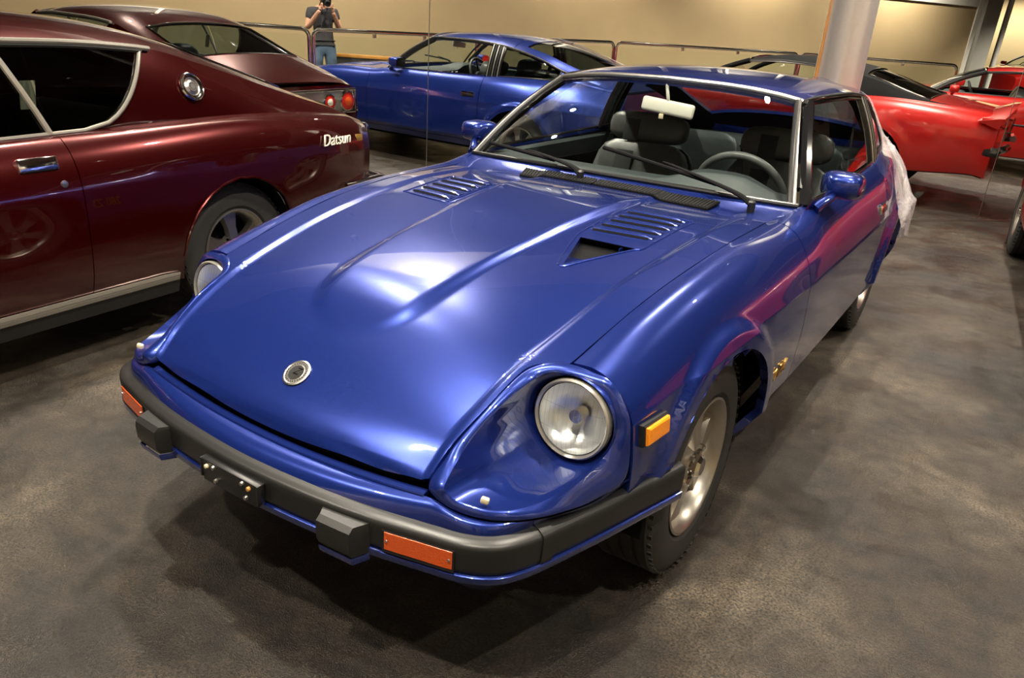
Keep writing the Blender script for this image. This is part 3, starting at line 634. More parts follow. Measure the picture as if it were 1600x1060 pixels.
# ---- side markers, emblem, door furniture
def on_flank(y, z, o=0., s=1):
    best = min((abs(flank(y, t / 200)[2] - z), t / 200) for t in range(40, 200))[1]; p = Vector(flank(y, best)); return Vector((s * (p.x + o), p.y, p.z))
for s in (1, -1):
    Y0, Y1, Z0, Z1 = -.452, -.358, .586, .628
    def q4(o, g): return [on_flank(Y0 - g, Z0 - g, o, s), on_flank(Y1 + g, Z0 - g, o, s), on_flank(Y1 + g, Z1 + g, o, s), on_flank(Y0 - g, Z1 + g, o, s)]
    v, f_ = loft([q4(-.004, .006), q4(.010, .005), q4(.014, .002)], True, True); sm = mk('side_marker_bezel', v, f_, 'black', FEN[0 if s > 0 else 1], ang=25)
    v, f_ = loft([q4(.010, .0), q4(.020, -.001), q4(.023, -.005)], True, True); mk('side_marker_lens', v, f_, 'amber', FEN[0 if s > 0 else 1], ang=25)
    tx_ = on_flank(.56, .455, 0, s) - on_flank(.40, .455, 0, s); nx_ = (on_flank(.48, .50, 0, s) - on_flank(.48, .40, 0, s)).cross(tx_) * 1.0; nx_ = nx_ if nx_.x * s > 0 else -nx_; em = frame(on_flank(.47, .45, .004, s), tx_ * s, nx_); text_mesh('fender_emblem', '280 ZX', .06, 'gold', FEN[0 if s > 0 else 1], em, .002, .2)
    D = DOORS[0 if s > 0 else 1]
    hp = on_flank(1.96, .765, .002, s); dh = mk('door_handle', *xf(box((0, 0, 0), (.018, .15, .045), .006), tuple(hp), (0, math.radians(-8 * s), 0)), 'chrome', D)
    mk('handle_recess', *xf(box((0, 0, 0), (.004, .10, .022), .001), tuple(hp + Vector((s * .009, .0, -.003))), (0, math.radians(-8 * s), 0)), 'black', D)
    # door mirror
    mc = Vector((s * .792, 1.06, .965)); dm = empty('door_mirror', (0, 0, 0)); dm.parent = ZX
    sec = []
    for yy, w_, h_ in ((-.075, .03, .018), (-.066, .048, .032), (-.045, .062, .042), (-.01, .070, .049), (.03, .074, .051), (.045, .072, .049)):
        sec.append([Vector((mc.x + s * .012 * (yy < -.04) + math.copysign(abs(math.cos(a)) ** .6, math.cos(a)) * w_, mc.y + yy, mc.z + .01 * (.045 - yy) / .1 + math.copysign(abs(math.sin(a)) ** .6, math.sin(a)) * h_)) for a in [2 * math.pi * k / 28 for k in range(28)]])
    mk('mirror_shell', *loft(sec, True, True), 'blue', dm, ang=60)
    mk('mirror_glass', *loft([[p + Vector((0, .002, 0)) for p in sec[-1]], [mc + (p - mc) * .9 + Vector((0, .006, 0)) for p in sec[-1]]], True, True), 'chrome', dm)
    mk('mirror_stalk', *tube(crom([(s * .742, .935, .895), (s * .755, .96, .912), (s * .775, .99, .93), (s * .79, 1.02, .945)], 5), [.020 - .0005 * k for k in range(16)], 12), 'blue', dm)
    mk('mirror_foot', *loft([[Vector((s * (.738 + .022 * sc_ * math.cos(a) * .7), .925 + .050 * sc_ * math.cos(a), .888 + h_ + .028 * sc_ * math.sin(a))) for a in [2 * math.pi * k / 20 for k in range(20)]] for sc_, h_ in ((1., -.012), (.95, .004), (.7, .016), (.3, .022))], True, True), 'blue', dm)
# ---- wheels
for (y, zz) in ((0, .315), (2.52, .315)):
    for s in (1, -1):
        wheel(ZX, s * .682, y, zz, s, .318, .195, .199); well(ZX, s * .70, y, .318, s, .362)
# ---- greenhouse
WB = [(0, .800, .916), (.25, .806, .915), (.45, .826, .911), (.60, .852, .906), (.697, .882, .902)]
WT = [(0, 1.250, 1.262), (.22, 1.256, 1.257), (.38, 1.275, 1.245), (.48, 1.295, 1.231), (.542, 1.313, 1.219)]
wbx = [pch([p[0] for p in WB], [p[k] for p in WB]) for k in range(3)]; wtx = [pch([p[0] for p in WT], [p[k] for p in WT]) for k in range(3)]
def ws(a, b, o=0.):
    b = 2 * b - 1; s = 1 if b >= 0 else -1; b = abs(b); xb_, xt = .697 * b, .542 * b
    p = Vector((xb_, wbx[1](xb_), wbx[2](xb_))); q = Vector((xt, wtx[1](xt), wtx[2](xt))); v = p.lerp(q, a) + Vector((0, -.018, .018)) * math.sin(math.pi * a) + Vector((0, -.58, .81)) * o
    v.x *= s; return v
grid('windshield', lambda a, b: ws(a, b), 16, 36, 'glass', ZX, flange=0, inside=(0, 1.4, .5))
def band(name, pts, rad, m, par=ZX, flat=None, seg=8): return mk(name, *tube(pts, rad, seg, flat=flat), m, par)
band('windshield_trim_top', [ws(1, k / 40, .005) for k in range(41)], .009, 'satin')
band('windshield_seal', [ws(.0, k / 40, .004) for k in range(41)], .009, 'black')
for s in (0, 1):
    band('pillar_trim', [ws(t / 12, .008 if s == 0 else .992, .008) for t in range(13)], .006, 'satin')
    band('pillar_seal', [ws(t / 12, .018 if s == 0 else .982, .0015) for t in range(13)], .010, 'black')
    band('pillar', [ws(t / 12, s, -.012) + Vector((.012 * (1 if s else -1), .03, 0)) for t in range(13)], .026, 'blackgloss')
EY = [.882, 1.313, 1.5, 1.8, 2.1, 2.4, 2.65, 2.85, 3.1, 3.35]; EX = [.700, .545, .575, .597, .602, .594, .588, .582, .572, .555]; EZ = [.902, 1.219, 1.236, 1.240, 1.226, 1.180, 1.115, 1.045, .985, .935]
ex = pch(EY, EX); ez_ = pch(EY, EZ)
def ez(y): return .902 + (1.219 - .902) * (y - .882) / .431 if y < 1.313 else ez_(y)
def exx(y): return .700 - .155 * (y - .882) / .431 if y < 1.313 else ex(y)
RCZ = pch([1.25, 1.4, 1.6, 1.85, 2.1, 2.35, 2.6, 2.85, 3.1, 3.3, 3.5], [1.262, 1.283, 1.300, 1.308, 1.302, 1.278, 1.235, 1.170, 1.085, 1.005, .915])
def roof(y, b):
    xe, ze, zc1 = exx(max(y, 1.313)), ez_(max(y, 1.313)), RCZ(y); t = abs(b)
    return Vector((b * xe, y, zc1 + (ze - zc1) * (.55 * t ** 2 + .45 * t ** 6)))
def roof_fn(a, b):
    b = 2 * b - 1; xt = .542 * abs(b); yf = wtx[1](xt) + .004; y = yf + (2.30 - yf) * a; v = roof(y, b)
    k = 1 - sst(0, .12, a); v.z = v.z * (1 - k) + (wtx[2](xt) + .004) * k; return v
ROOF = grid('roof', roof_fn, 40, 60, 'blue', ZX, flange=.03, inside=(0, 1.6, .5))
HG = dict(y0=2.306, y1=3.48)
def hatch(name, y0, y1, b0, b1, m, n=16, o=0.): return grid(name, lambda a, b: roof(y0 + (y1 - y0) * a, b0 + (b1 - b0) * b) + Vector((0, 0, o)), n, 24, m, HAT, flange=.02 if m == 'blue' else 0, inside=(0, 2.6, .5))
HAT = empty('hatch', (0, 0, 0)); HAT.parent = ZX
hatch('hatch_frame', 2.306, 2.40, -1, 1, 'blue', 6); hatch('hatch_frame', 3.22, 3.49, -1, 1, 'blue', 10)
for b in ((-1, -.84), (.84, 1)): hatch('hatch_frame', 2.40, 3.22, *b, 'blue', 24)
hatch('hatch_glass', 2.40, 3.22, -.84, .84, 'smoke', 24, -.004)
def belt(y): p = flank(y, 0); return Vector(p)
def side(y, t, s=1, o=0.):
    p = belt(y); q = Vector((exx(y), y, ez(y))); v = p.lerp(q, t); v.x += .012 * math.sin(math.pi * t) * min(1, (q.z - p.z) / .25) + o; v.x *= s; return v
for s in (1, -1):
    D = DOORS[0 if s > 0 else 1]; Q = QUA[0 if s > 0 else 1]
    g = grid('door_glass', lambda a, b: side(.93 + 1.15 * a, .02 + .95 * b, s, -.006), 30, 10, 'glass', D, flange=0, inside=(0, 1.4, .9))
    sp = grid('b_pillar', lambda a, b: side(2.085 + .15 * a, b, s, .004), 4, 10, 'blackgloss', ZX, flange=.02, inside=(0, 1.4, .9))
    for k in range(5): band('pillar_louver', [side(2.10 + .028 * k, t / 8, s, .007) for t in range(9)], .005, 'satin' if k % 2 == 0 else 'black', sp)
    grid('quarter_glass', lambda a, b: side(2.235 + .60 * a, .03 + .92 * b, s, -.004), 20, 10, 'smoke', Q, flange=0, inside=(0, 1.4, .9))
    grid('sail_panel', lambda a, b: side(2.835 + .65 * a, b, s), 16, 8, 'blue', Q, flange=.01, inside=(0, 1.4, .9))
    band('drip_rail', [side(y, 1.0, s, .004) for y in np.linspace(1.30, 2.90, 60)], .010, 'black', ROOF)
    band('drip_chrome', [side(y, 1.0, s, .012) for y in np.linspace(1.30, 2.86, 60)], .0035, 'chrome', ROOF)
    band('belt_chrome', [side(y, .0, s, .002) + Vector((0, 0, .004)) for y in np.linspace(.90, 2.08, 40)], .006, 'chrome', D)
    band('belt_chrome', [side(y, .0, s, .002) + Vector((0, 0, .004)) for y in np.linspace(2.09, 2.86, 24)], .0055, 'chrome', Q)
    band('quarter_glass_frame', [side(y, .0, s, 0.) for y in np.linspace(2.24, 2.83, 10)] + [side(2.835, t, s) for t in np.linspace(.1, .9, 5)] + [side(y, .97, s, .0) for y in np.linspace(2.82, 2.24, 20)], .008, 'black', Q)
    band('door_frame', [side(y, .965, s, -.002) for y in np.linspace(.95, 2.08, 50)], .011, 'blackgloss', D)
# cowl, grille, wipers
def cowl(a, b):
    b = 2 * b - 1; hx = b * .652; y0 = .702 - .012 * b * b; p = Vector((hx, y0, Zh(hx, .695) - .003)); xw = abs(b) * .697; q = Vector((b * .697, wbx[1](xw) - .006, wbx[2](xw) - .004)); v = p.lerp(q, a); v.z -= .010 * math.sin(math.pi * a) * (1 - abs(b) ** 4); return v
CW = grid('cowl_panel', cowl, 8, 48, 'blue', ZX, flange=.02, inside=(0, .7, .3))
gv = []
for x0, x1 in ((-.335, -.02), (-.01, .44)):
    gv.append(loft([[cowl(.03, .5 + x / 1.304) + Vector((0, 0, .002)), cowl(.03, .5 + x / 1.304) + Vector((0, 0, .008)), cowl(.62, .5 + x / 1.304) + Vector((0, 0, .012)), cowl(.62, .5 + x / 1.304) + Vector((0, 0, .003))] for x in np.linspace(x0, x1, 14)], False, True))
GR = mk('cowl_grille', *join(*gv), 'void', CW, ang=30)
sl = []
for x in np.arange(-.33, .44, .0125): sl.append(tube([cowl(.06, .5 + x / 1.304) + Vector((0, 0, .0095)), cowl(.60, .5 + x / 1.304) + Vector((0, 0, .0135))], .0026, 5))
o = mk('grille_slats', *join(*sl), 'bumper', CW); o['kind'] = 'stuff'
for s, xp, tip in ((1, .555, (-.06, .20)), (-1, -.085, (-.60, .10))):
    wpz = empty('wiper', (0, 0, 0)); wpz.parent = ZX
    pv = cowl(.45, .5 + xp / 1.304) + Vector((0, 0, .028)); mk('wiper_pivot', *xf(lathe([(-.03, 0), (-.03, .013), (.008, .014), (.014, .009), (.014, 0)], 14, 'z'), tuple(pv)), 'black', wpz)
    def onw(x, a): return ws(a, .5 + x / (2 * (.697 - .155 * a)), .022)
    pt_m = onw(xp + (tip[0] - xp) * .45, tip[1] * .55); pt_e = onw(xp + (tip[0] - xp) * .58, tip[1] * .72)
    mk('wiper_arm', *tube(crom([pv, pv.lerp(pt_m, .25) + Vector((0, 0, .012)), pt_m, pt_e], 5), [.016 - .0007 * k for k in range(16)], 8, flat=.6), 'void', wpz)
    mk('wiper_blade', *tube([onw(xp + (tip[0] - xp) * t, tip[1] * t ** .9 - .012) for t in np.linspace(.22 if s > 0 else .3, 1, 14)], .008, 8), 'void', wpz)
# ---- cabin
CB = empty('cabin', (0, 0, 0)); CB.parent = ZX
mk('tub', *join(box((0, 1.9, .30), (1.40, 2.6, .04)), box((.66, 1.6, .55), (.03, 1.9, .55)), box((-.66, 1.6, .55), (.03, 1.9, .55)), box((0, 2.75, .62), (1.2, .04, .50))), 'void', CB, False)
for s in (1, -1): mk('door_card', *loft([[Vector((s * .655, y, .40)), Vector((s * .66, y, .70)), Vector((s * .675, y, .885 + .01 * (y - .9))), Vector((s * .70, y, .895 + .012 * (y - .9)))] for y in np.linspace(.92, 2.2, 8)], False), 'dash', CB)
dsec = []
for x in np.linspace(-.66, .66, 25):
    hmp = .055 * math.exp(-((x - .34) / .17) ** 4); yb_ = wbx[1](min(abs(x), .69))
    dsec.append([Vector((x, yb_ + .01, .885)), Vector((x, yb_ + .12, .900)), Vector((x, 1.02, .895 + hmp * .8)), Vector((x, 1.14, .892 + hmp)), Vector((x, 1.18, .875 + hmp * .9)), Vector((x, 1.19, .80)), Vector((x, 1.12, .62)), Vector((x, 1.1, .45))])
mk('dashboard', *loft(dsec, False, True), 'dash', CB, ang=50)
for k in range(3): mk('gauge', *xf(lathe([(0, .03), (.03, .032), (.03, .026), (.01, .024), (.01, 0)], 20, 'y'), (-.08 + .08 * k, 1.185, .84)), 'black', CB)
sw = empty('steering_wheel', (.355, 1.335, .832)); sw.parent = ZX; sw.rotation_euler = (math.radians(-64), 0, 0)
cir = [(math.cos(2 * math.pi * k / 48) * .185, math.sin(2 * math.pi * k / 48) * .185, 0) for k in range(48)]
mk('steering_rim', *tube(cir, .0155, 10, True), 'leather', sw)
for a in (0, 180, 270): mk('steering_spoke', *tube([(0, 0, -.02), (math.cos(math.radians(a)) * .18, math.sin(math.radians(a)) * .18, 0)], [.02, .012], 8, flat=.5), 'black', sw)
mk('steering_hub', *lathe([(-.06, .03), (-.04, .05), (.0, .05), (.012, .035), (.012, 0)], 20, 'z'), 'black', sw)
def cushion(w, h, d, n=10, e=.45):
    sec = []
    for j in range(n + 1):
        v = math.cos(math.pi * j / n); s_ = math.sin(math.pi * j / n) ** e if 0 < j < n else .02
        sec.append([Vector((math.copysign(abs(math.cos(a)) ** e, math.cos(a)) * w / 2 * s_, math.copysign(abs(math.sin(a)) ** e, math.sin(a)) * d / 2 * s_, math.copysign(abs(v) ** .6, v) * h / 2)) for a in [2 * math.pi * k / 36 for k in range(36)]])
    return loft(sec, True, True)
for s in (1, -1):
    se = empty('front_seat', (s * .355, 1.62, .185)); se.parent = ZX
    mk('seat_cushion', *xf(cushion(.50, .17, .50), (0, -.02, .17), (math.radians(8), 0, 0)), 'leather', se)
    mk('backrest', *xf(cushion(.52, .60, .16, e=.35), (0, .235, .435), (math.radians(-17), 0, 0)), 'leather', se)
    mk('headrest', *xf(cushion(.43, .15, .12, e=.5), (0, .335, .795), (math.radians(-14), 0, 0)), 'leather', se)
    mk('back_shell', *xf(cushion(.53, .58, .06, e=.3), (0, .30, .43), (math.radians(-17), 0, 0)), 'black', se)
    mk('backrest_insert', *xf(box((0, 0, 0), (.095, .004, .50), .002), (-.07, .150, .445), (math.radians(-17), 0, 0)), 'cloth', se)
    mk('headrest_insert', *xf(box((0, 0, 0), (.085, .004, .11), .002), (-.07, .2725, .785), (math.radians(-14), 0, 0)), 'cloth', se)
for s in (1, -1):
    mk('rear_backrest', *xf(cushion(.52, .46, .14, e=.35), (s * .29, 2.48, .72), (math.radians(-24), 0, 0)), 'leather', CB)
    mk('rear_cushion', *xf(cushion(.52, .15, .42, e=.4), (s * .29, 2.26, .44), (0, 0, 0)), 'leather', CB)
mk('rear_shelf', *box((0, 2.95, .86), (1.15, .6, .03), .01), 'cloth', CB)
rv = empty('rear_view_mirror', (0, 0, 0)); rv.parent = ZX
mm = frame((.02, 1.255, 1.150), (1, .12, -.10), (0, -1, .1))
v, f_ = box((0, 0, 0), (.235, .058, .022), .012, 3); mk('mirror_back', [mm @ Vector(p) for p in v], f_, 'offwhite', rv)
mk('mirror_arm', *tube(crom([(.02, 1.26, 1.165), (.015, 1.25, 1.20), (.0, 1.262, 1.245)], 5), .007, 8), 'offwhite', rv)
mk('mirror_tab', *box((.0, 1.243, 1.113), (.02, .006, .02), .002), 'cream', rv)
for s in (1, -1):
    mk('seat_belt', *loft([[Vector((s * .60, 2.10, 1.10)), Vector((s * .60, 2.15, 1.10))], [Vector((s * .655, 1.95, .78)), Vector((s * .655, 2.0, .78))], [Vector((s * .64, 1.75, .60)), Vector((s * .64, 1.80, .60))]]), 'cloth', CB)
mk('headliner', *loft([[roof(y, b) + Vector((0, 0, -.035)) for b in np.linspace(-.95, .95, 16)] for y in np.linspace(1.33, 2.36, 10)]), 'void', CB)
for s in (1, -1):
    grid('sail_liner', lambda a, b: side(2.80 + .68 * a, b, s, -.022), 12, 6, 'void', CB, flange=0, inside=(0, 2.6, .9))
    grid('hatch_liner', lambda a, b: roof(2.36 + .90 * a, s * (.82 + .17 * b)) + Vector((0, 0, -.03)), 14, 5, 'void', CB, flange=0, inside=(0, 2.6, .5))
grid('hatch_liner', lambda a, b: roof(3.20 + .28 * a, -.98 + 1.96 * b) + Vector((0, 0, -.035)), 8, 12, 'void', CB, flange=0, inside=(0, 2.6, .5))
# ---- tail
RT = [Vector(flank(3.50, t / 14)) for t in range(15)]
rows = [[Vector((x * p.x, p.y + .03 * (1 - x * x), p.z)) for x in np.linspace(-1, 1, 15)] for p in RT]
mk('tail_panel', *loft(rows), 'blue', ZX)
mk('rear_bumper', *tube(crom([(-.74, 3.30, .50), (-.72, 3.50, .50), (-.55, 3.60, .50), (0, 3.62, .50), (.55, 3.60, .50), (.72, 3.50, .50), (.74, 3.30, .50)], 6), .06, 12), 'bumper', ZX)
for s in (1, -1): mk('tail_light', *box((s * .45, 3.535, .70), (.40, .04, .12), .01), 'redlens', ZX)
# ================================================================== generic coupe for the other cars
class Coupe:
    def __init__(s, root, P): 
        s.r = root; s.P = P; st = P['ST']; ys = [q[0] for q in st]
        s.sx = [pch(ys, [q[1][k][0] for q in st]) for k in range(8)]; s.sz = [pch(ys, [q[1][k][1] for q in st]) for k in range(8)]
        e = P['E']; s.ex = pch([q[0] for q in e], [q[1] for q in e]); s.ez = pch([q[0] for q in e], [q[2] for q in e])
        s.rc = pch([q[0] for q in P['RC']], [q[1] for q in P['RC']]); s.c = {}
        s.y0 = ys[0]; s.y1 = ys[-1]
    def flank(s, y, t):
        k = round(y, 5)
        if k not in s.c: s.c[k] = [Vector((s.sx[i](y), s.sz[i](y))) for i in range(8)]
        p = prof_eval(s.c[k], s.P.get('sharp', (4,)), t); x, z = p.x, p.y
        for cy, cz, rr in s.P['arch']:
            dd = math.hypot(y - cy, z - cz) - rr
            if dd < .14: x += s.P.get('flare', .008) * (1 - sst(.03, .12, dd)) * sst(.16, .3, z)
        return Vector((x, y, z))
    def fpanel(s, name, y0, y1, n, t0=0., t1=1.):
        return [grid(name, lambda a, b: s.flank(y0 + (y1 - y0) * a, t0 + (t1 - t0) * b), n, 40, s.P['paint'], s.r, arch=s.P['arch'], flange=.022, mirror=mi, inside=(0, (y0 + y1) / 2, .5), ang=30) for mi in (False, True)]
    def roof(s, y, b):
        xe, ze, zc = s.ex(y), s.ez(y), s.rc(y); t = abs(b); return Vector((b * xe, y, zc + (ze - zc) * (.5 * t ** 2 + .5 * t ** 6)))
    def rpanel(s, name, y0, y1, b0, b1, m, par=None, n=14, o=0., fl=.015, nb=26):
        return grid(name, lambda a, b: s.roof(y0 + (y1 - y0) * a, b0 + (b1 - b0) * b) + Vector((0, 0, o)), n, nb, m, par or s.r, flange=fl, inside=(0, (y0 + y1) / 2, .3))
    def side(s, y, t, sg=1, o=0.):
        p = s.flank(y, 0); q = Vector((s.ex(y), y, s.ez(y))); v = p.lerp(q, t); v.x += .014 * math.sin(math.pi * t) * min(1, (q.z - p.z) / .25) + o; v.x *= sg; return v
    def deck(s, name, y0, y1, crown, m, yc=None):
        def fn(a, b):
            b = 2 * b - 1; y = y0 + (y1 - y0) * a; p = s.flank(y, 0); return Vector((b * (p.x - .004), y, p.z + (yc(y) if yc else crown) * (1 - b * b)))
        return grid(name, fn, 24, 24, m, s.r, flange=.015, inside=(0, (y0 + y1) / 2, -2))
    def build(s):
        P = s.P; d0, d1 = P['door']
        s.fen = s.fpanel('front_fender', s.y0, d0 - .004, 46); s.doors = s.fpanel('door', d0, d1, 30); s.qua = s.fpanel('quarter_panel', d1 + .004, s.y1, 56)
        for mi in (False, True):
            grid('inner_panel', lambda a, b: s.flank(s.y0 + .02 + (s.y1 - s.y0 - .04) * a, b) - Vector((.018, 0, .012)), 60, 18, 'void', s.r, arch=[(a, b, c + .02) for a, b, c in P['arch']], flange=0, mirror=mi)
        mk('underbody', *box((0, (s.y0 + s.y1) / 2, .27), (1.35, s.y1 - s.y0 - 1.3, .1)), 'void', s.r, False)
        wy, wt = P['ws']
        s.hood = s.deck('hood', s.y0, wy - .06, .03, P['paint'])
        s.deck('cowl_panel', wy - .055, wy + .03, .025, 'black')
        # windshield between cowl and roof front
        def wsf(a, b):
            b = 2 * b - 1; p = s.flank(wy, 0); q = s.roof(wt, b); pb_ = Vector((b * s.ex(wy), wy - .10 * (1 - b * b) + .02, s.flank(wy, 0).z + .02 * (1 - b * b))); qq = q + Vector((0, -.03 * (1 - b * b), 0)); v = pb_.lerp(qq, a); return v + Vector((0, -.02, .02)) * math.sin(math.pi * a)
        grid('windshield', wsf, 10, 24, 'glass', s.r, flange=0)
        for b in (0, 1): mk('pillar', *tube([wsf(t / 8, b) for t in range(9)], .028, 8), P.get('pillar', P['paint']), s.r)
        mk('windshield_trim', *tube([wsf(1, k / 20) for k in range(21)], .012, 6), 'chrome', s.r)
        r0, r1, rb = P['rw']
        s.rf = s.rpanel('roof', wt, r0, -1, 1, P['roofm'], n=24, fl=.02)
        for b in ((-1, -rb), (rb, 1)): s.rpanel('rear_pillar', r0, r1, *b, P['roofm'], n=14, nb=6)
        g = s.rpanel('rear_window', r0, r1, -rb, rb, 'smoke' if P.get('dark') else 'glass', o=-.006, fl=0)
        loop = [s.roof(r0, b) for b in np.linspace(-rb, rb, 16)] + [s.roof(y, rb) for y in np.linspace(r0, r1, 12)[1:]] + [s.roof(r1, b) for b in np.linspace(rb, -rb, 16)[1:]] + [s.roof(y, -rb) for y in np.linspace(r1, r0, 12)[1:-1]]
        mk('rear_window_trim', *tube(loop, .009, 6, True), 'chrome', s.r)
        s.trunk = s.rpanel('trunk_lid', r1 + .006, s.y1 - .005, -1, 1, P['paint'], n=14)
        q0, yf = P['qw']; cy1 = P['sail_end']
        for sg in (1, -1):
            D = s.doors[0 if sg > 0 else 1]; Q = s.qua[0 if sg > 0 else 1]; ye = wy + .05
            grid('door_glass', lambda a, b: s.side(ye + (q0 - .01 - ye) * a, .02 + .95 * b, sg, -.006), 16, 8, P.get('sglass', 'glass'), D, flange=0, inside=(0, -1, .9))
            grid('quarter_glass', lambda a, b: s.side(q0 + (yf(b) - .004 - q0) * a, .02 + .95 * b, sg, -.006), 12, 14, P.get('sglass', 'glass'), Q, flange=0, inside=(0, -1, .9))
            grid('sail_panel', lambda a, b: s.side(yf(b) + (cy1 - yf(b)) * a, b, sg), 20, 16, P['roofm'], s.r, flange=.015, inside=(0, 0, .6))
            ol = [s.side(y, .0, sg, .004) for y in np.linspace(ye, yf(0), 20)] + [s.side(yf(t), t, sg, .004) for t in np.linspace(.06, 1, 14)]
            mk('window_trim', *tube(ol, .009, 8), P.get('trim', 'brightwork'), Q)
            mk('drip_rail', *tube([s.side(y, 1.0, sg, .012) for y in np.linspace(wt, yf(1) + .04, 20)], .011, 8), P.get('trim', 'brightwork'), s.rf)
            mk('drip_gutter', *tube([s.side(y, .955, sg, .006) for y in np.linspace(wt, yf(1), 20)], .009, 6), 'black', s.rf)
            if P.get('post'): mk('door_post', *tube([s.side(P['post'][0] + (P['post'][1] - P['post'][0]) * t, t, sg, .004) for t in (0, .25, .5, .75, 1)], .012, 8), P.get('trim', 'brightwork'), Q)
            for (cy, cz, rr) in P['arch']:
                tw = P.get('tyre', (.315, .19, .19)); wheel(s.r, sg * P['track'], cy, tw[0], sg, tw[0], tw[1], tw[2], P.get('wstyle', 'steel')); well(s.r, sg * (P['track'] + .04), cy, cz, sg, rr + .012)
        # nose and tail closures
        for nm, y, dy in (('nose_panel', s.y0, -.03), ('tail_panel', s.y1, .03)):
            rows = [[Vector((x * s.flank(y, t / 12).x, y + dy * (1 - x * x), s.flank(y, t / 12).z)) for x in np.linspace(-1, 1, 13)] for t in range(13)]
            mk(nm, *loft(rows), P['paint'], s.r)
        cbn = empty('cabin', (0, 0, 0)); cbn.parent = s.r
        mk('tub', *box((0, (wy + r0) / 2 + .3, .34), (1.3, r0 - wy + .7, .06)), 'void', cbn, False)
        mk('dashboard', *box((0, wy + .22, .78), (1.3, .30, .22), .05), 'dash', cbn)
        for sg in (1, -1):
            mk('front_seat', *join(xf(cushion(.5, .58, .16, e=.4), (sg * .36, wy + .95, .74), (math.radians(-16), 0, 0)), xf(cushion(.5, .18, .5, e=.4), (sg * .36, wy + .68, .46))), 'leather', cbn)
        mk('steering_wheel', *xf(tube([(math.cos(2 * math.pi * k / 32) * .18, math.sin(2 * math.pi * k / 32) * .18, 0) for k in range(32)], .014, 8, True), (.36, wy + .45, .86), (math.radians(-64), 0, 0)), 'black', cbn)
        mk('rear_seat', *xf(cushion(1.2, .5, .16, e=.35), (0, wy + 1.75, .70), (math.radians(-22), 0, 0)), 'leather', cbn)
        return s
# ---------------------------------------------------------------- dark red hardtop beside the blue coupe
SK = empty('hardtop_coupe', (-2.63, .43, 0), math.radians(4.5), 'dark red fastback hardtop with chrome window frames and round pillar badge, at the left', 'car')
SKP = dict(paint='maroon', roofm='maroon', door=(-1.95, -.79), ws=(-1.98, -1.52), rw=(.02, .60, .80), track=.70, tyre=(.318, .19, .19), wstyle='steel', flare=.004, sglass='smoke', post=(-.80, -.93),
    arch=[(-2.61, .325, .345), (0, .325, .345)], sail_end=1.0, qw=(-.80, lambda t: -.66 + .36 * min(1, t * 1.0) ** .42 if t > 0 else -.66),
    ST=[(-3.42, [(.60, .74), (.66, .73), (.71, .70), (.74, .66), (.75, .61), (.75, .5), (.735, .4), (.71, .3)]),
        (-3.2, [(.64, .79), (.70, .78), (.75, .75), (.78, .70), (.79, .64), (.79, .5), (.775, .4), (.75, .3)]),
        (-2.61, [(.66, .86), (.72, .85), (.775, .815), (.81, .765), (.828, .70), (.828, .55), (.812, .40), (.78, .28)]),
        (-1.9, [(.70, .90), (.745, .888), (.792, .845), (.823, .785), (.840, .71), (.843, .55), (.83, .38), (.79, .24)]),
        (-1.0, [(.705, .918), (.752, .903), (.798, .855), (.828, .795), (.845, .72), (.846, .55), (.832, .38), (.79, .24)]),
        (-.4, [(.705, .935), (.757, .916), (.802, .866), (.832, .80), (.847, .725), (.848, .55), (.833, .38), (.79, .24)]),
        (.1, [(.705, .945), (.762, .925), (.806, .872), (.834, .80), (.847, .725), (.846, .56), (.83, .40), (.79, .27)]),
        (.6, [(.690, .930), (.748, .912), (.795, .862), (.822, .795), (.834, .72), (.828, .57), (.81, .44), (.77, .34)]),
        (.95, [(.660, .895), (.71, .88), (.757, .84), (.782, .78), (.793, .71), (.788, .58), (.77, .47), (.74, .39)]),
        (1.08, [(.625, .865), (.672, .853), (.715, .815), (.738, .76), (.748, .70), (.742, .58), (.728, .48), (.70, .41)])],
    E=[(-1.98, .705, .902), (-1.52, .585, 1.235), (-1.2, .597, 1.258), (-.7, .605, 1.258), (-.3, .608, 1.240), (0, .612, 1.175), (.3, .622, 1.090), (.6, .632, 1.005), (.9, .640, .925), (1.08, .62, .866)],
    RC=[(-1.55, 1.275), (-1.2, 1.345), (-.8, 1.362), (-.4, 1.345), (-.1, 1.295), (.2, 1.205), (.5, 1.105), (.8, 1.005), (1.0, .93), (1.08, .895)])
sk = Coupe(SK, SKP).build()
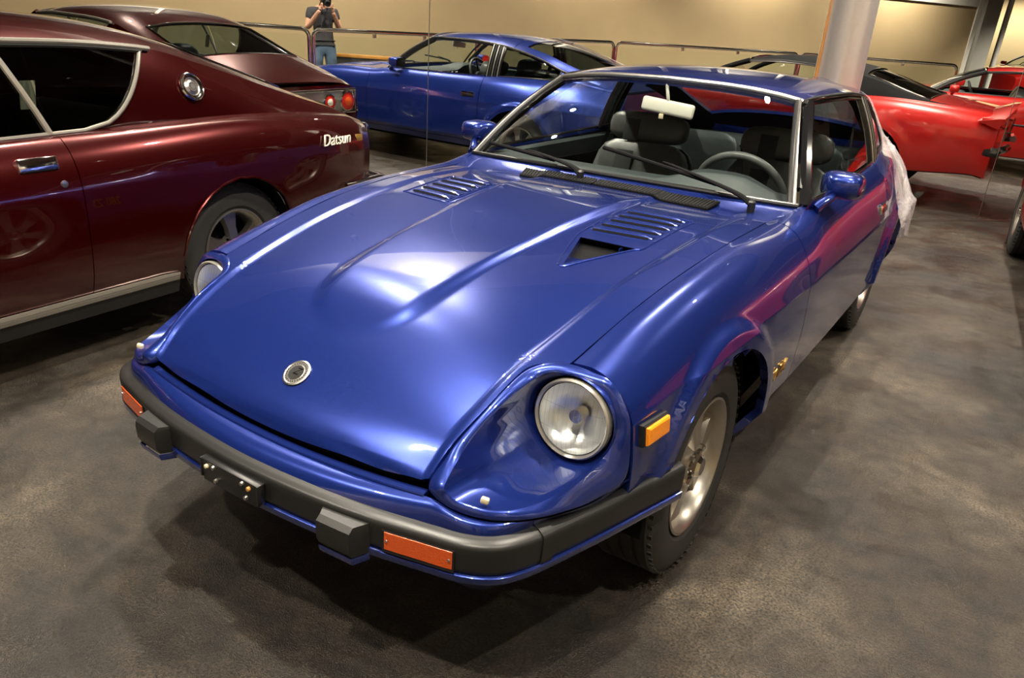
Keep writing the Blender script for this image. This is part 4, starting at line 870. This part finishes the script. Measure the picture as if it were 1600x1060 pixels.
for sg in (1, -1):
    Q = sk.qua[0 if sg > 0 else 1]; D = sk.doors[0 if sg > 0 else 1]
    bp_ = sk.side(-.10, .52, sg, .004); bm_ = frame(bp_, (0, sg, 0), (sg, .05, .38))
    for nm, pr, m in (('pillar_badge', [(0, .062), (.008, .064), (.012, .058), (.008, .050), (.008, .042)], 'chrome'), ('badge_dish', [(.006, .043), (.003, .036), (.008, .026)], 'satin'), ('badge_hub', [(.008, .026), (.012, .022), (.012, 0)], 'satin')):
        v, f_ = lathe(pr, 36, 'z'); mk(nm, [bm_ @ Vector(p) for p in v], f_, m, SK)
    hl_ = []
    for k in range(10): hl_.append(xf(box((math.cos(k * .628) * .015, math.sin(k * .628) * .015, .0125), (.004, .004, .002))))
    v, f_ = join(*hl_); mk('badge_holes', [bm_ @ p for p in v], f_, 'black', SK, False)
    def of(y, z, o=0.):
        b = min((abs(sk.flank(y, t / 160).z - z), t / 160) for t in range(0, 160))[1]; p = sk.flank(y, b); return Vector((sg * (p.x + o), p.y, p.z))
    hp = of(-.93, .835, .004); dh = mk('door_handle', *xf(box((0, 0, 0), (.020, .15, .052), .007), tuple(hp), (0, math.radians(-12 * sg), 0)), 'chrome', D)
    mk('handle_recess', *xf(box((0, 0, 0), (.006, .12, .020), .002), tuple(hp + Vector((sg * .009, 0, -.014))), (0, math.radians(-12 * sg), 0)), 'black', D)
    mk('door_lock', *xf(lathe([(0, 0), (0, .014), (.006, .013), (.007, 0)], 18, 'x'), tuple(of(-.855, .755, .0)), (0, 0, 0 if sg > 0 else math.pi)), 'satin', D)
    # sill trim
    secs = [[of(y, .285, .004), of(y, .285, .010), of(y, .272, .013), of(y, .268, .010), of(y, .262, .013), of(y, .246, .012), of(y, .246, .0)] for y in np.linspace(-2.2, -.37, 24)]
    mk('sill_trim', *loft(secs, False, True), 'brightwork', SK, ang=25)
    mk('sill_skirt', *loft([[of(y, .26, .002), Vector((sg * .78, y, .18))] for y in np.linspace(-2.2, -.36, 12)]), 'bumper', SK)
    tx_ = of(.86, .79) - of(.60, .79); nx_ = (of(.72, .83) - of(.72, .75)).cross(tx_); nx_ = nx_ if nx_.x * sg > 0 else -nx_; tm = frame(of(.70, .79, .009), tx_ * sg, nx_); text_mesh('script_badge', 'Datsun', .088, 'offwhite', Q, tm, .003, .45)
    mk('crest_badge', *xf(box((0, 0, 0), (.008, .055, .038), .006), tuple(of(.925, .78, .004)), (0, 0, math.radians(-14 * sg))), 'gold', Q)
    mk('arch_bead', *tube([of(.0 + math.cos(a) * .349, .325 + math.sin(a) * .349, .002) for a in np.linspace(.05, 3.05, 30)], .006, 6), 'maroon', Q)
# tail: four round lamps in a satin panel
mk('light_panel', *box((0, 1.095, .735), (1.36, .04, .17), .012), 'satin', SK)
mk('panel_frame', *tube([(-.69, 1.115, .645), (.69, 1.115, .645), (.69, 1.115, .825), (-.69, 1.115, .825)], .012, 8, True), 'chrome', SK)
for x, rr in ((-.585, .080), (-.385, .065), (.385, .065), (.585, .080)):
    tl = mk('tail_light_ring', *xf(lathe([(0, rr), (.03, rr), (.034, rr - .008), (.02, rr - .014)], 32, 'y'), (x, 1.112, .735)), 'chrome', SK)
    mk('tail_light_lens', *xf(lathe([(.02, rr - .012), (.034, rr * .6), (.036, rr * .45)], 32, 'y'), (x, 1.112, .735)), 'redlens', SK)
    mk('tail_light_center', *xf(lathe([(.036, rr * .45), (.042, rr * .3), (.044, 0)], 24, 'y'), (x, 1.112, .735)), 'orange' if rr > .07 else 'offwhite', SK)
mk('rear_bumper', *tube(crom([(-.80, .78, .50), (-.79, 1.05, .50), (-.70, 1.17, .50), (0, 1.20, .50), (.70, 1.17, .50), (.79, 1.05, .50), (.80, .78, .50)], 6), .045, 10, flat=1.), 'chrome', SK)
mk('front_bumper', *tube(crom([(-.80, -3.2, .48), (-.74, -3.46, .48), (0, -3.55, .48), (.74, -3.46, .48), (.80, -3.2, .48)], 6), .05, 10), 'chrome', SK)
# papers lying inside the rear window post
mk('window_card', *xf(box((0, 0, 0), (.003, .06, .11)), (.60, -.80, 1.06), (0, math.radians(12), 0)), 'cream', SK, False)
# ---------------------------------------------------------------- red car with black roof, right of the blue coupe
FBP = dict(paint='red', roofm='vinyl', pillar='vinyl', door=(-1.95, -.55), ws=(-1.98, -1.42), rw=(-.18, .46, .90), track=.80, tyre=(.335, .215, .19), wstyle='steel', flare=.012, sglass='glass', dark=True, trim='black',
    arch=[(-2.74, .345, .385), (0, .345, .385)], sail_end=.62, qw=(-.50, lambda t: -.42 + .10 * t),
    ST=[(-3.75, [(.52, .70), (.60, .69), (.66, .66), (.69, .62), (.70, .57), (.70, .47), (.68, .38), (.66, .3)]),
        (-3.4, [(.62, .79), (.71, .78), (.79, .74), (.83, .69), (.84, .63), (.84, .5), (.82, .38), (.79, .28)]),
        (-2.74, [(.68, .87), (.77, .86), (.85, .815), (.89, .755), (.902, .69), (.90, .55), (.88, .38), (.84, .25)]),
        (-2.0, [(.72, .92), (.80, .905), (.862, .85), (.895, .78), (.905, .70), (.91, .55), (.89, .36), (.84, .22)]),
        (-1.0, [(.725, .935), (.80, .918), (.865, .858), (.90, .785), (.91, .705), (.912, .55), (.893, .36), (.845, .22)]),
        (-.3, [(.73, .975), (.81, .955), (.875, .89), (.91, .81), (.918, .72), (.916, .55), (.90, .37), (.85, .24)]),
        (.2, [(.72, .99), (.80, .968), (.866, .905), (.902, .82), (.912, .715), (.91, .56), (.89, .40), (.85, .31)]),
        (.6, [(.68, .975), (.765, .955), (.835, .90), (.872, .82), (.885, .715), (.88, .56), (.86, .44), (.83, .345)]),
        (1.0, [(.62, .945), (.70, .93), (.775, .88), (.815, .81), (.83, .71), (.825, .56), (.81, .46), (.78, .375)]),
        (1.12, [(.60, .925), (.68, .91), (.75, .865), (.79, .80), (.805, .70), (.80, .56), (.785, .44), (.76, .35)])],
    E=[(-1.98, .722, .922), (-1.42, .565, 1.195), (-1.0, .588, 1.225), (-.5, .60, 1.205), (-.1, .615, 1.135), (.25, .645, 1.04), (.5, .675, .992), (.8, .65, .962), (1.12, .60, .927)],
    RC=[(-1.5, 1.225), (-1.1, 1.275), (-.7, 1.28), (-.3, 1.24), (0, 1.165), (.25, 1.075), (.5, 1.005), (.8, .972), (1.12, .94)])
FB = empty('red_coupe', (2.29, 5.38, 0), math.radians(4), 'bright red coupe with black vinyl roof and tail spoiler, behind the steel column', 'car')
fb = Coupe(FB, FBP).build()
mk('tail_spoiler', *loft([[Vector((x * .99, .93 + .05 * (1 - (x / .86) ** 4) , .945 - .07 * (abs(x) / .86) ** 3)), Vector((x, 1.10 + .05 * (1 - (x / .86) ** 4), 1.015 - .10 * (abs(x) / .86) ** 3)), Vector((x, 1.15 + .05 * (1 - (x / .86) ** 4), 1.02 - .10 * (abs(x) / .86) ** 3)), Vector((x * .99, 1.12 + .04 * (1 - (x / .86) ** 4), .90 - .08 * (abs(x) / .86) ** 3))] for x in np.linspace(-.86, .86, 24)], False, True), 'red', FB)
for sg in (1, -1):
    mk('bumper_guard', *box((sg * .795, 1.06, .60), (.045, .26, .075), .015), 'black', FB)
    mk('bumper_chrome', *tube(crom([(sg * .80, 1.10, .625), (sg * .76, 1.19, .63), (sg * .45, 1.22, .63)], 5), .035, 8), 'chrome', FB)
    tlf = mk('tail_light', *box((sg * .56, 1.145, .76), (.40, .05, .12), .01), 'redlens', FB)
    for k in range(4): mk('light_rib', *box((sg * (.40 + .10 * k), 1.172, .76), (.02, .012, .12)), 'chrome', tlf, False)
    mk('side_reflector', *box((sg * .838, .80, .69), (.012, .16, .055), .004), 'redlens', FB)
    mk('spoiler_cap', *box((sg * .82, 1.06, .885), (.05, .20, .06), .015), 'red', FB)
# ---------------------------------------------------------------- second red coupe further back
RCp = dict(FBP); RCp.update(roofm='red', pillar='black', trim='black', dark=False, sglass='glass')
R2 = empty('red_coupe', (5.45, 7.62, 0), 0, 'plain red coupe with red roof and red door mirror, behind the black-roofed one', 'car')
r2 = Coupe(R2, RCp).build()
for sg in (1, -1):
    mk('door_mirror', *xf(cushion(.17, .10, .12, 8, .6), (sg * .93, -1.72, .975)), 'red', r2.doors[0 if sg > 0 else 1]); mk('mirror_stalk', *tube([(sg * .82, -1.74, .91), (sg * .90, -1.72, .955)], .02, 8), 'red', r2.doors[0 if sg > 0 else 1])
    mk('side_moulding', *tube([Vector((sg * (r2.flank(y, .62).x + .004), y, .62)) for y in np.linspace(-2.2, -.45, 12)], .012, 6), 'black', r2.doors[0 if sg > 0 else 1])
def copy_tree(o, parent=None):
    c = o.copy(); COL.objects.link(c); c.parent = parent
    for ch in list(o.children): copy_tree(ch, c)
    return c
R3 = copy_tree(R2); R3.location = (23.0, 8.2, 0); R3.rotation_euler = (0, 0, math.radians(-60)); R3['label'] = 'small distant red car past the grey pier, farthest of the red cars'
# ================================================================== railing, photographer, panel, plastic sheet
JP = [(-.20, -4.35), (.98, -1.875), (3.4, -.72), (6.36, .30), (9.2, 2.97), (10.6, 5.70)]
nm_ = ['left of the photographer', 'right of the photographer, in front of the wooden panel', 'beyond the blue coupe, third along', 'behind the black-roofed red car', 'at the far right by the grey pier']
for k in range(5):
    a, b = Vector((*JP[k], 0)), Vector((*JP[k + 1], 0)); t = (b - a).normalized(); L = (b - a).length; ang_ = math.atan2(t.y, t.x)
    rl = empty('glass_railing', tuple(a), ang_, 'steel tube railing with glass panel, ' + nm_[k], 'railing', 'railing sections')
    g = .03; H = 1.085; pth = [(g, 0, 0), (g, 0, H - .10)] + [(g + .10 - .10 * math.cos(u), 0, H - .10 + .10 * math.sin(u)) for u in np.linspace(.2, 1.57, 6)] + [(L - g - .10 + .10 * math.sin(u), 0, H - .10 + .10 * math.cos(u)) for u in np.linspace(0, 1.37, 6)] + [(L - g, 0, H - .10), (L - g, 0, 0)]
    mk('rail_tube', *tube(pth, .028, 12), 'chrome', rl)
    mk('glass_pane', *box((L / 2, 0, .54), (L - .16, .010, .94)), 'railglass', rl, False)
    for x in (.35 * L, .65 * L): mk('pane_clip', *box((x, 0, 1.03), (.05, .03, .05), .005), 'satin', rl)
wpn = empty('wooden_panel', (2.22, -2.0, 0), math.radians(57), 'low orange wood frame with dark woven infill, standing behind the railing', 'panel')
for z in (.06, .70): mk('frame_rail', *box((.0, 0, z), (1.06, .045, .05), .004), 'wood', wpn)
for x in (-.51, .51): mk('frame_post', *box((x, 0, .365), (.045, .05, .73), .004), 'wood', wpn)
mk('infill', *box((0, 0, .38), (1.0, .02, .60)), 'weave', wpn, False)

pp = empty('white_pipe', (18.7, 6.25, 0), 0, 'tall white pipe standing beyond the grey pier at the far right', 'pipe')
mk('pipe', *lathe([(0, .07), (2.85, .07)], 24, 'z'), 'white', pp); mk('pipe_collar', *lathe([(.0, .07), (.0, .11), (.05, .11), (.06, .07)], 24, 'z'), 'white', pp)
# ---- photographer (his camera is the one that takes the picture)
YAW = math.atan2(f.x, f.y)   # heading of the view, from +y
def person():
    back = Vector((-f.x, -f.y, 0)).normalized(); rt = Vector((r.x, r.y, 0)).normalized()
    base = Vector((CAMP.x, CAMP.y, 0)) + back * .33
    pr = empty('person', tuple(base), math.atan2(rt.y, rt.x), 'person in charcoal t-shirt and jeans, raising a black camera at the railing', 'person')
    # local: +x right hand side, +y forward, z up
    def skin(name, pts, edges, rad, m, root=0, sub=2):
        me = bpy.data.meshes.new(name); me.from_pydata(pts, edges, []); ob = bpy.data.objects.new(name, me); COL.objects.link(ob)
        md = ob.modifiers.new('s', 'SKIN'); 
        for i, v in enumerate(me.skin_vertices[0].data): v.radius = rad[i] if isinstance(rad[i], tuple) else (rad[i], rad[i]); v.use_root = (i == root)
        sb = ob.modifiers.new('d', 'SUBSURF'); sb.levels = sub; sb.render_levels = sub
        dg = bpy.context.evaluated_depsgraph_get(); me2 = bpy.data.meshes.new_from_object(ob.evaluated_get(dg)); bpy.data.objects.remove(ob); me2.name = name
        me2.materials.clear(); me2.materials.append(MT[m]); me2.polygons.foreach_set('use_smooth', [True] * len(me2.polygons))
        o = bpy.data.objects.new(name, me2); COL.objects.link(o); o.parent = pr; return o
    cz = 1.407
    # body (skin): pelvis, spine, neck, arms to wrists, legs to ankles
    P = [(0, 0, .86), (0, .0, 1.0), (0, -.01, 1.16), (0, -.01, 1.30), (0, .02, 1.37), (0, .05, 1.44),
         (.165, -.01, 1.30), (.225, .06, 1.08), (.09, .255, 1.315), (-.165, -.01, 1.30), (-.235, .06, 1.08), (-.095, .27, 1.33),
         (.09, 0, .80), (.10, .03, .46), (.10, .0, .09), (-.09, 0, .80), (-.10, .03, .46), (-.10, .0, .09)]
    E_ = [(0, 1), (1, 2), (2, 3), (3, 4), (4, 5), (3, 6), (6, 7), (7, 8), (3, 9), (9, 10), (10, 11), (0, 12), (12, 13), (13, 14), (0, 15), (15, 16), (16, 17)]
    R_ = [(.135, .10), (.13, .095), (.14, .10), (.135, .09), .055, .055, .062, .043, .028, .062, .043, .028, .085, .058, .042, .085, .058, .042]
    skin('body', P, E_, R_, 'skin')
    # clothing
    skin('t_shirt', [(0, 0, .93), (0, 0, 1.0), (0, -.01, 1.16), (0, -.01, 1.30), (0, .0, 1.355), (.165, -.01, 1.295), (.205, .035, 1.16), (-.165, -.01, 1.295), (-.212, .035, 1.16)],
         [(0, 1), (1, 2), (2, 3), (3, 4), (3, 5), (5, 6), (3, 7), (7, 8)], [(.155, .12), (.15, .115), (.158, .118), (.15, .105), .07, .08, .072, .08, .072], 'shirt', 1)
    skin('jeans', [(0, 0, .95), (0, 0, .88), (.095, 0, .80), (.105, .03, .46), (.105, .0, .06), (-.095, 0, .80), (-.105, .03, .46), (-.105, .0, .06)],
         [(0, 1), (1, 2), (2, 3), (3, 4), (1, 5), (5, 6), (6, 7)], [(.15, .115), (.15, .12), .10, .078, .065, .10, .078, .065], 'jeans', 1)
    for s in (1, -1): mk('shoe', *xf(cushion(.10, .085, .28, 8, .6), (s * .105, .06, .043)), 'black', pr)
    # head
    hd = []
    for j in range(17):
        a = math.pi * j / 16; zz = math.cos(a) * .115; w_ = math.sin(a) ** .8 * .076 * (1 - .18 * max(0, -math.cos(a))) + .001; d_ = math.sin(a) ** .8 * .095 + .001
        hd.append([Vector((math.cos(b) * w_, .075 + math.sin(b) * d_ + .012 * max(0, -math.cos(a)) * max(0, math.sin(b)), 1.53 + zz)) for b in [2 * math.pi * k / 28 for k in range(28)]])
    H = mk('head', *loft(hd, True, True), 'skin', pr)
    mk('nose', *loft([[Vector((math.cos(b) * .012 * s_, .158 + .016 * s2 + math.sin(b) * .010 * s_, z)) for b in [k * math.pi / 5 for k in range(10)]] for z, s_, s2 in ((1.545, .4, .3), (1.53, .7, .8), (1.515, 1.1, 1.2), (1.507, .8, .5))], True, True), 'skin', H)
    for s in (1, -1):
        mk('ear', *xf(cushion(.018, .06, .036, 8, .7), (s * .079, .07, 1.53)), 'skin', H)
        mk('eye', *xf(cushion(.024, .012, .012, 6, .9), (s * .031, .160, 1.54)), 'offwhite', H)
    mk('mouth', *xf(cushion(.045, .010, .010, 6, .9), (0, .166, 1.478)), 'redlens', H)
    hr = []
    for j in range(10):
        a = math.pi * .56 * j / 9; zz = math.cos(a) * .124; w_ = math.sin(a) ** .8 * .084 + .001; d_ = math.sin(a) ** .8 * .104 + .001
        hr.append([Vector((math.cos(b) * w_, .068 + math.sin(b) * d_ * (1 if math.sin(b) < 0 or j < 6 else .86), 1.533 + zz)) for b in [2 * math.pi * k / 28 for k in range(28)]])
    mk('hair', *loft(hr, True, True), 'hair', H)
    # hands: palm and five fingers each, closed on the camera body
    for s, wr in ((1, (.09, .255, 1.315)), (-1, (-.095, .27, 1.33))):
        pts = [wr, (s * .083, .262, 1.355), (s * .080, .268, 1.385)]; ed = [(0, 1), (1, 2)]; rd = [.027, (.034, .020), (.036, .018)]
        skin('palm', pts, ed, rd, 'skin')
        for k, (dz, ln) in enumerate(((.048, .9), (.030, 1.0), (.012, .95), (-.006, .78))):
            skin('finger', [(s * .080, .272, 1.372 + dz * .6), (s * .084, .292, 1.378 + dz * .7), (s * .070, .300 + .004 * ln, 1.382 + dz * .75), (s * (.070 - .016 * ln), .300, 1.383 + dz * .78)], [(0, 1), (1, 2), (2, 3)], [.010, .0092, .0086, .0075], 'skin', 0, 1)
        skin('thumb', [(s * .083, .245, 1.36), (s * .070, .228, 1.385), (s * .048, .222, 1.40)], [(0, 1), (1, 2)], [.0115, .0105, .009], 'skin', 0, 1)
    return pr, base, back, rt
pr, pbase, pback, prt = person()
dc = empty('photo_camera', (CAMP.x, CAMP.y, CAMP.z), 0, 'black digital camera with lens held up by the photographer', 'camera'); dc.rotation_euler = M.to_euler()
mk('camera_body', *join(box((0, -.004, .115), (.135, .085, .05), .012), box((0, .045, .118), (.055, .04, .045), .012), box((-.052, -.006, .098), (.03, .08, .04), .012)), 'black', dc)
mk('lens_barrel', *lathe([(.092, .0), (.092, .033), (.06, .034), (.058, .037), (.028, .037), (.024, .040), (.012, .040), (.012, .034), (.02, .030), (.022, 0)], 32, 'z'), 'black', dc)
mk('lens_ring', *lathe([(.046, .0375), (.046, .0385), (.038, .0385), (.038, .0375)], 32, 'z'), 'satin', dc)
mk('lens_glass', *lathe([(.021, .029), (.018, .015), (.017, .0005)], 24, 'z'), 'blackgloss', dc)
mk('camera_strap', *loft([[Vector((x, y, z)), Vector((x, y - .03, z))] for x, y, z in ((-.07, .02, .12), (-.09, -.06, .14), (-.06, -.16, .17), (.0, -.22, .19), (.04, -.12, .2))]), 'black', dc)
# ---- clear plastic sheet draped over the left rear corner of the blue coupe
def sheet(a, b):
    # a: along the car, b: from the hatch down over the quarter
    y = 2.28 + 1.10 * a; rnd = random.Random(1)
    nz = lambda k, u, v: math.sin(k * u + 1.3 * k * v + k) * math.sin(.7 * k * v - .5 * k * u)
    bb = .35 + 1.65 * b * (.86 + .14 * a); yy = min(y, 3.48)
    if bb < 1: p = roof(yy, .30 + .70 * bb) + Vector((.006, 0, .012))
    else:
        t = bb - 1; q = side(yy, 1 - t / .28, 1, .014) if t < .28 else Vector(flank(yy, min((t - .28) / .72 * .95, 1))) + Vector((.016, 0, .004)); p = q
        if t > .28:
            h = (t - .28) / .72; p = p + Vector((.012 * h + .02 * nz(7, a * 1.5, h), 0, -.0))
    w_ = .006 + .010 * b
    return p + Vector((w_ * (.6 + nz(9, a, b) + .6 * nz(17, b, a)), .012 * nz(11, b, a), w_ * .6 * (1 + nz(13, a, b))))
sh = grid('plastic_sheet', sheet, 60, 70, 'plastic', None, flange=0, ang=80)
tag(sh, 'crumpled clear plastic sheet draped over the rear corner of the blue coupe', 'plastic sheet')
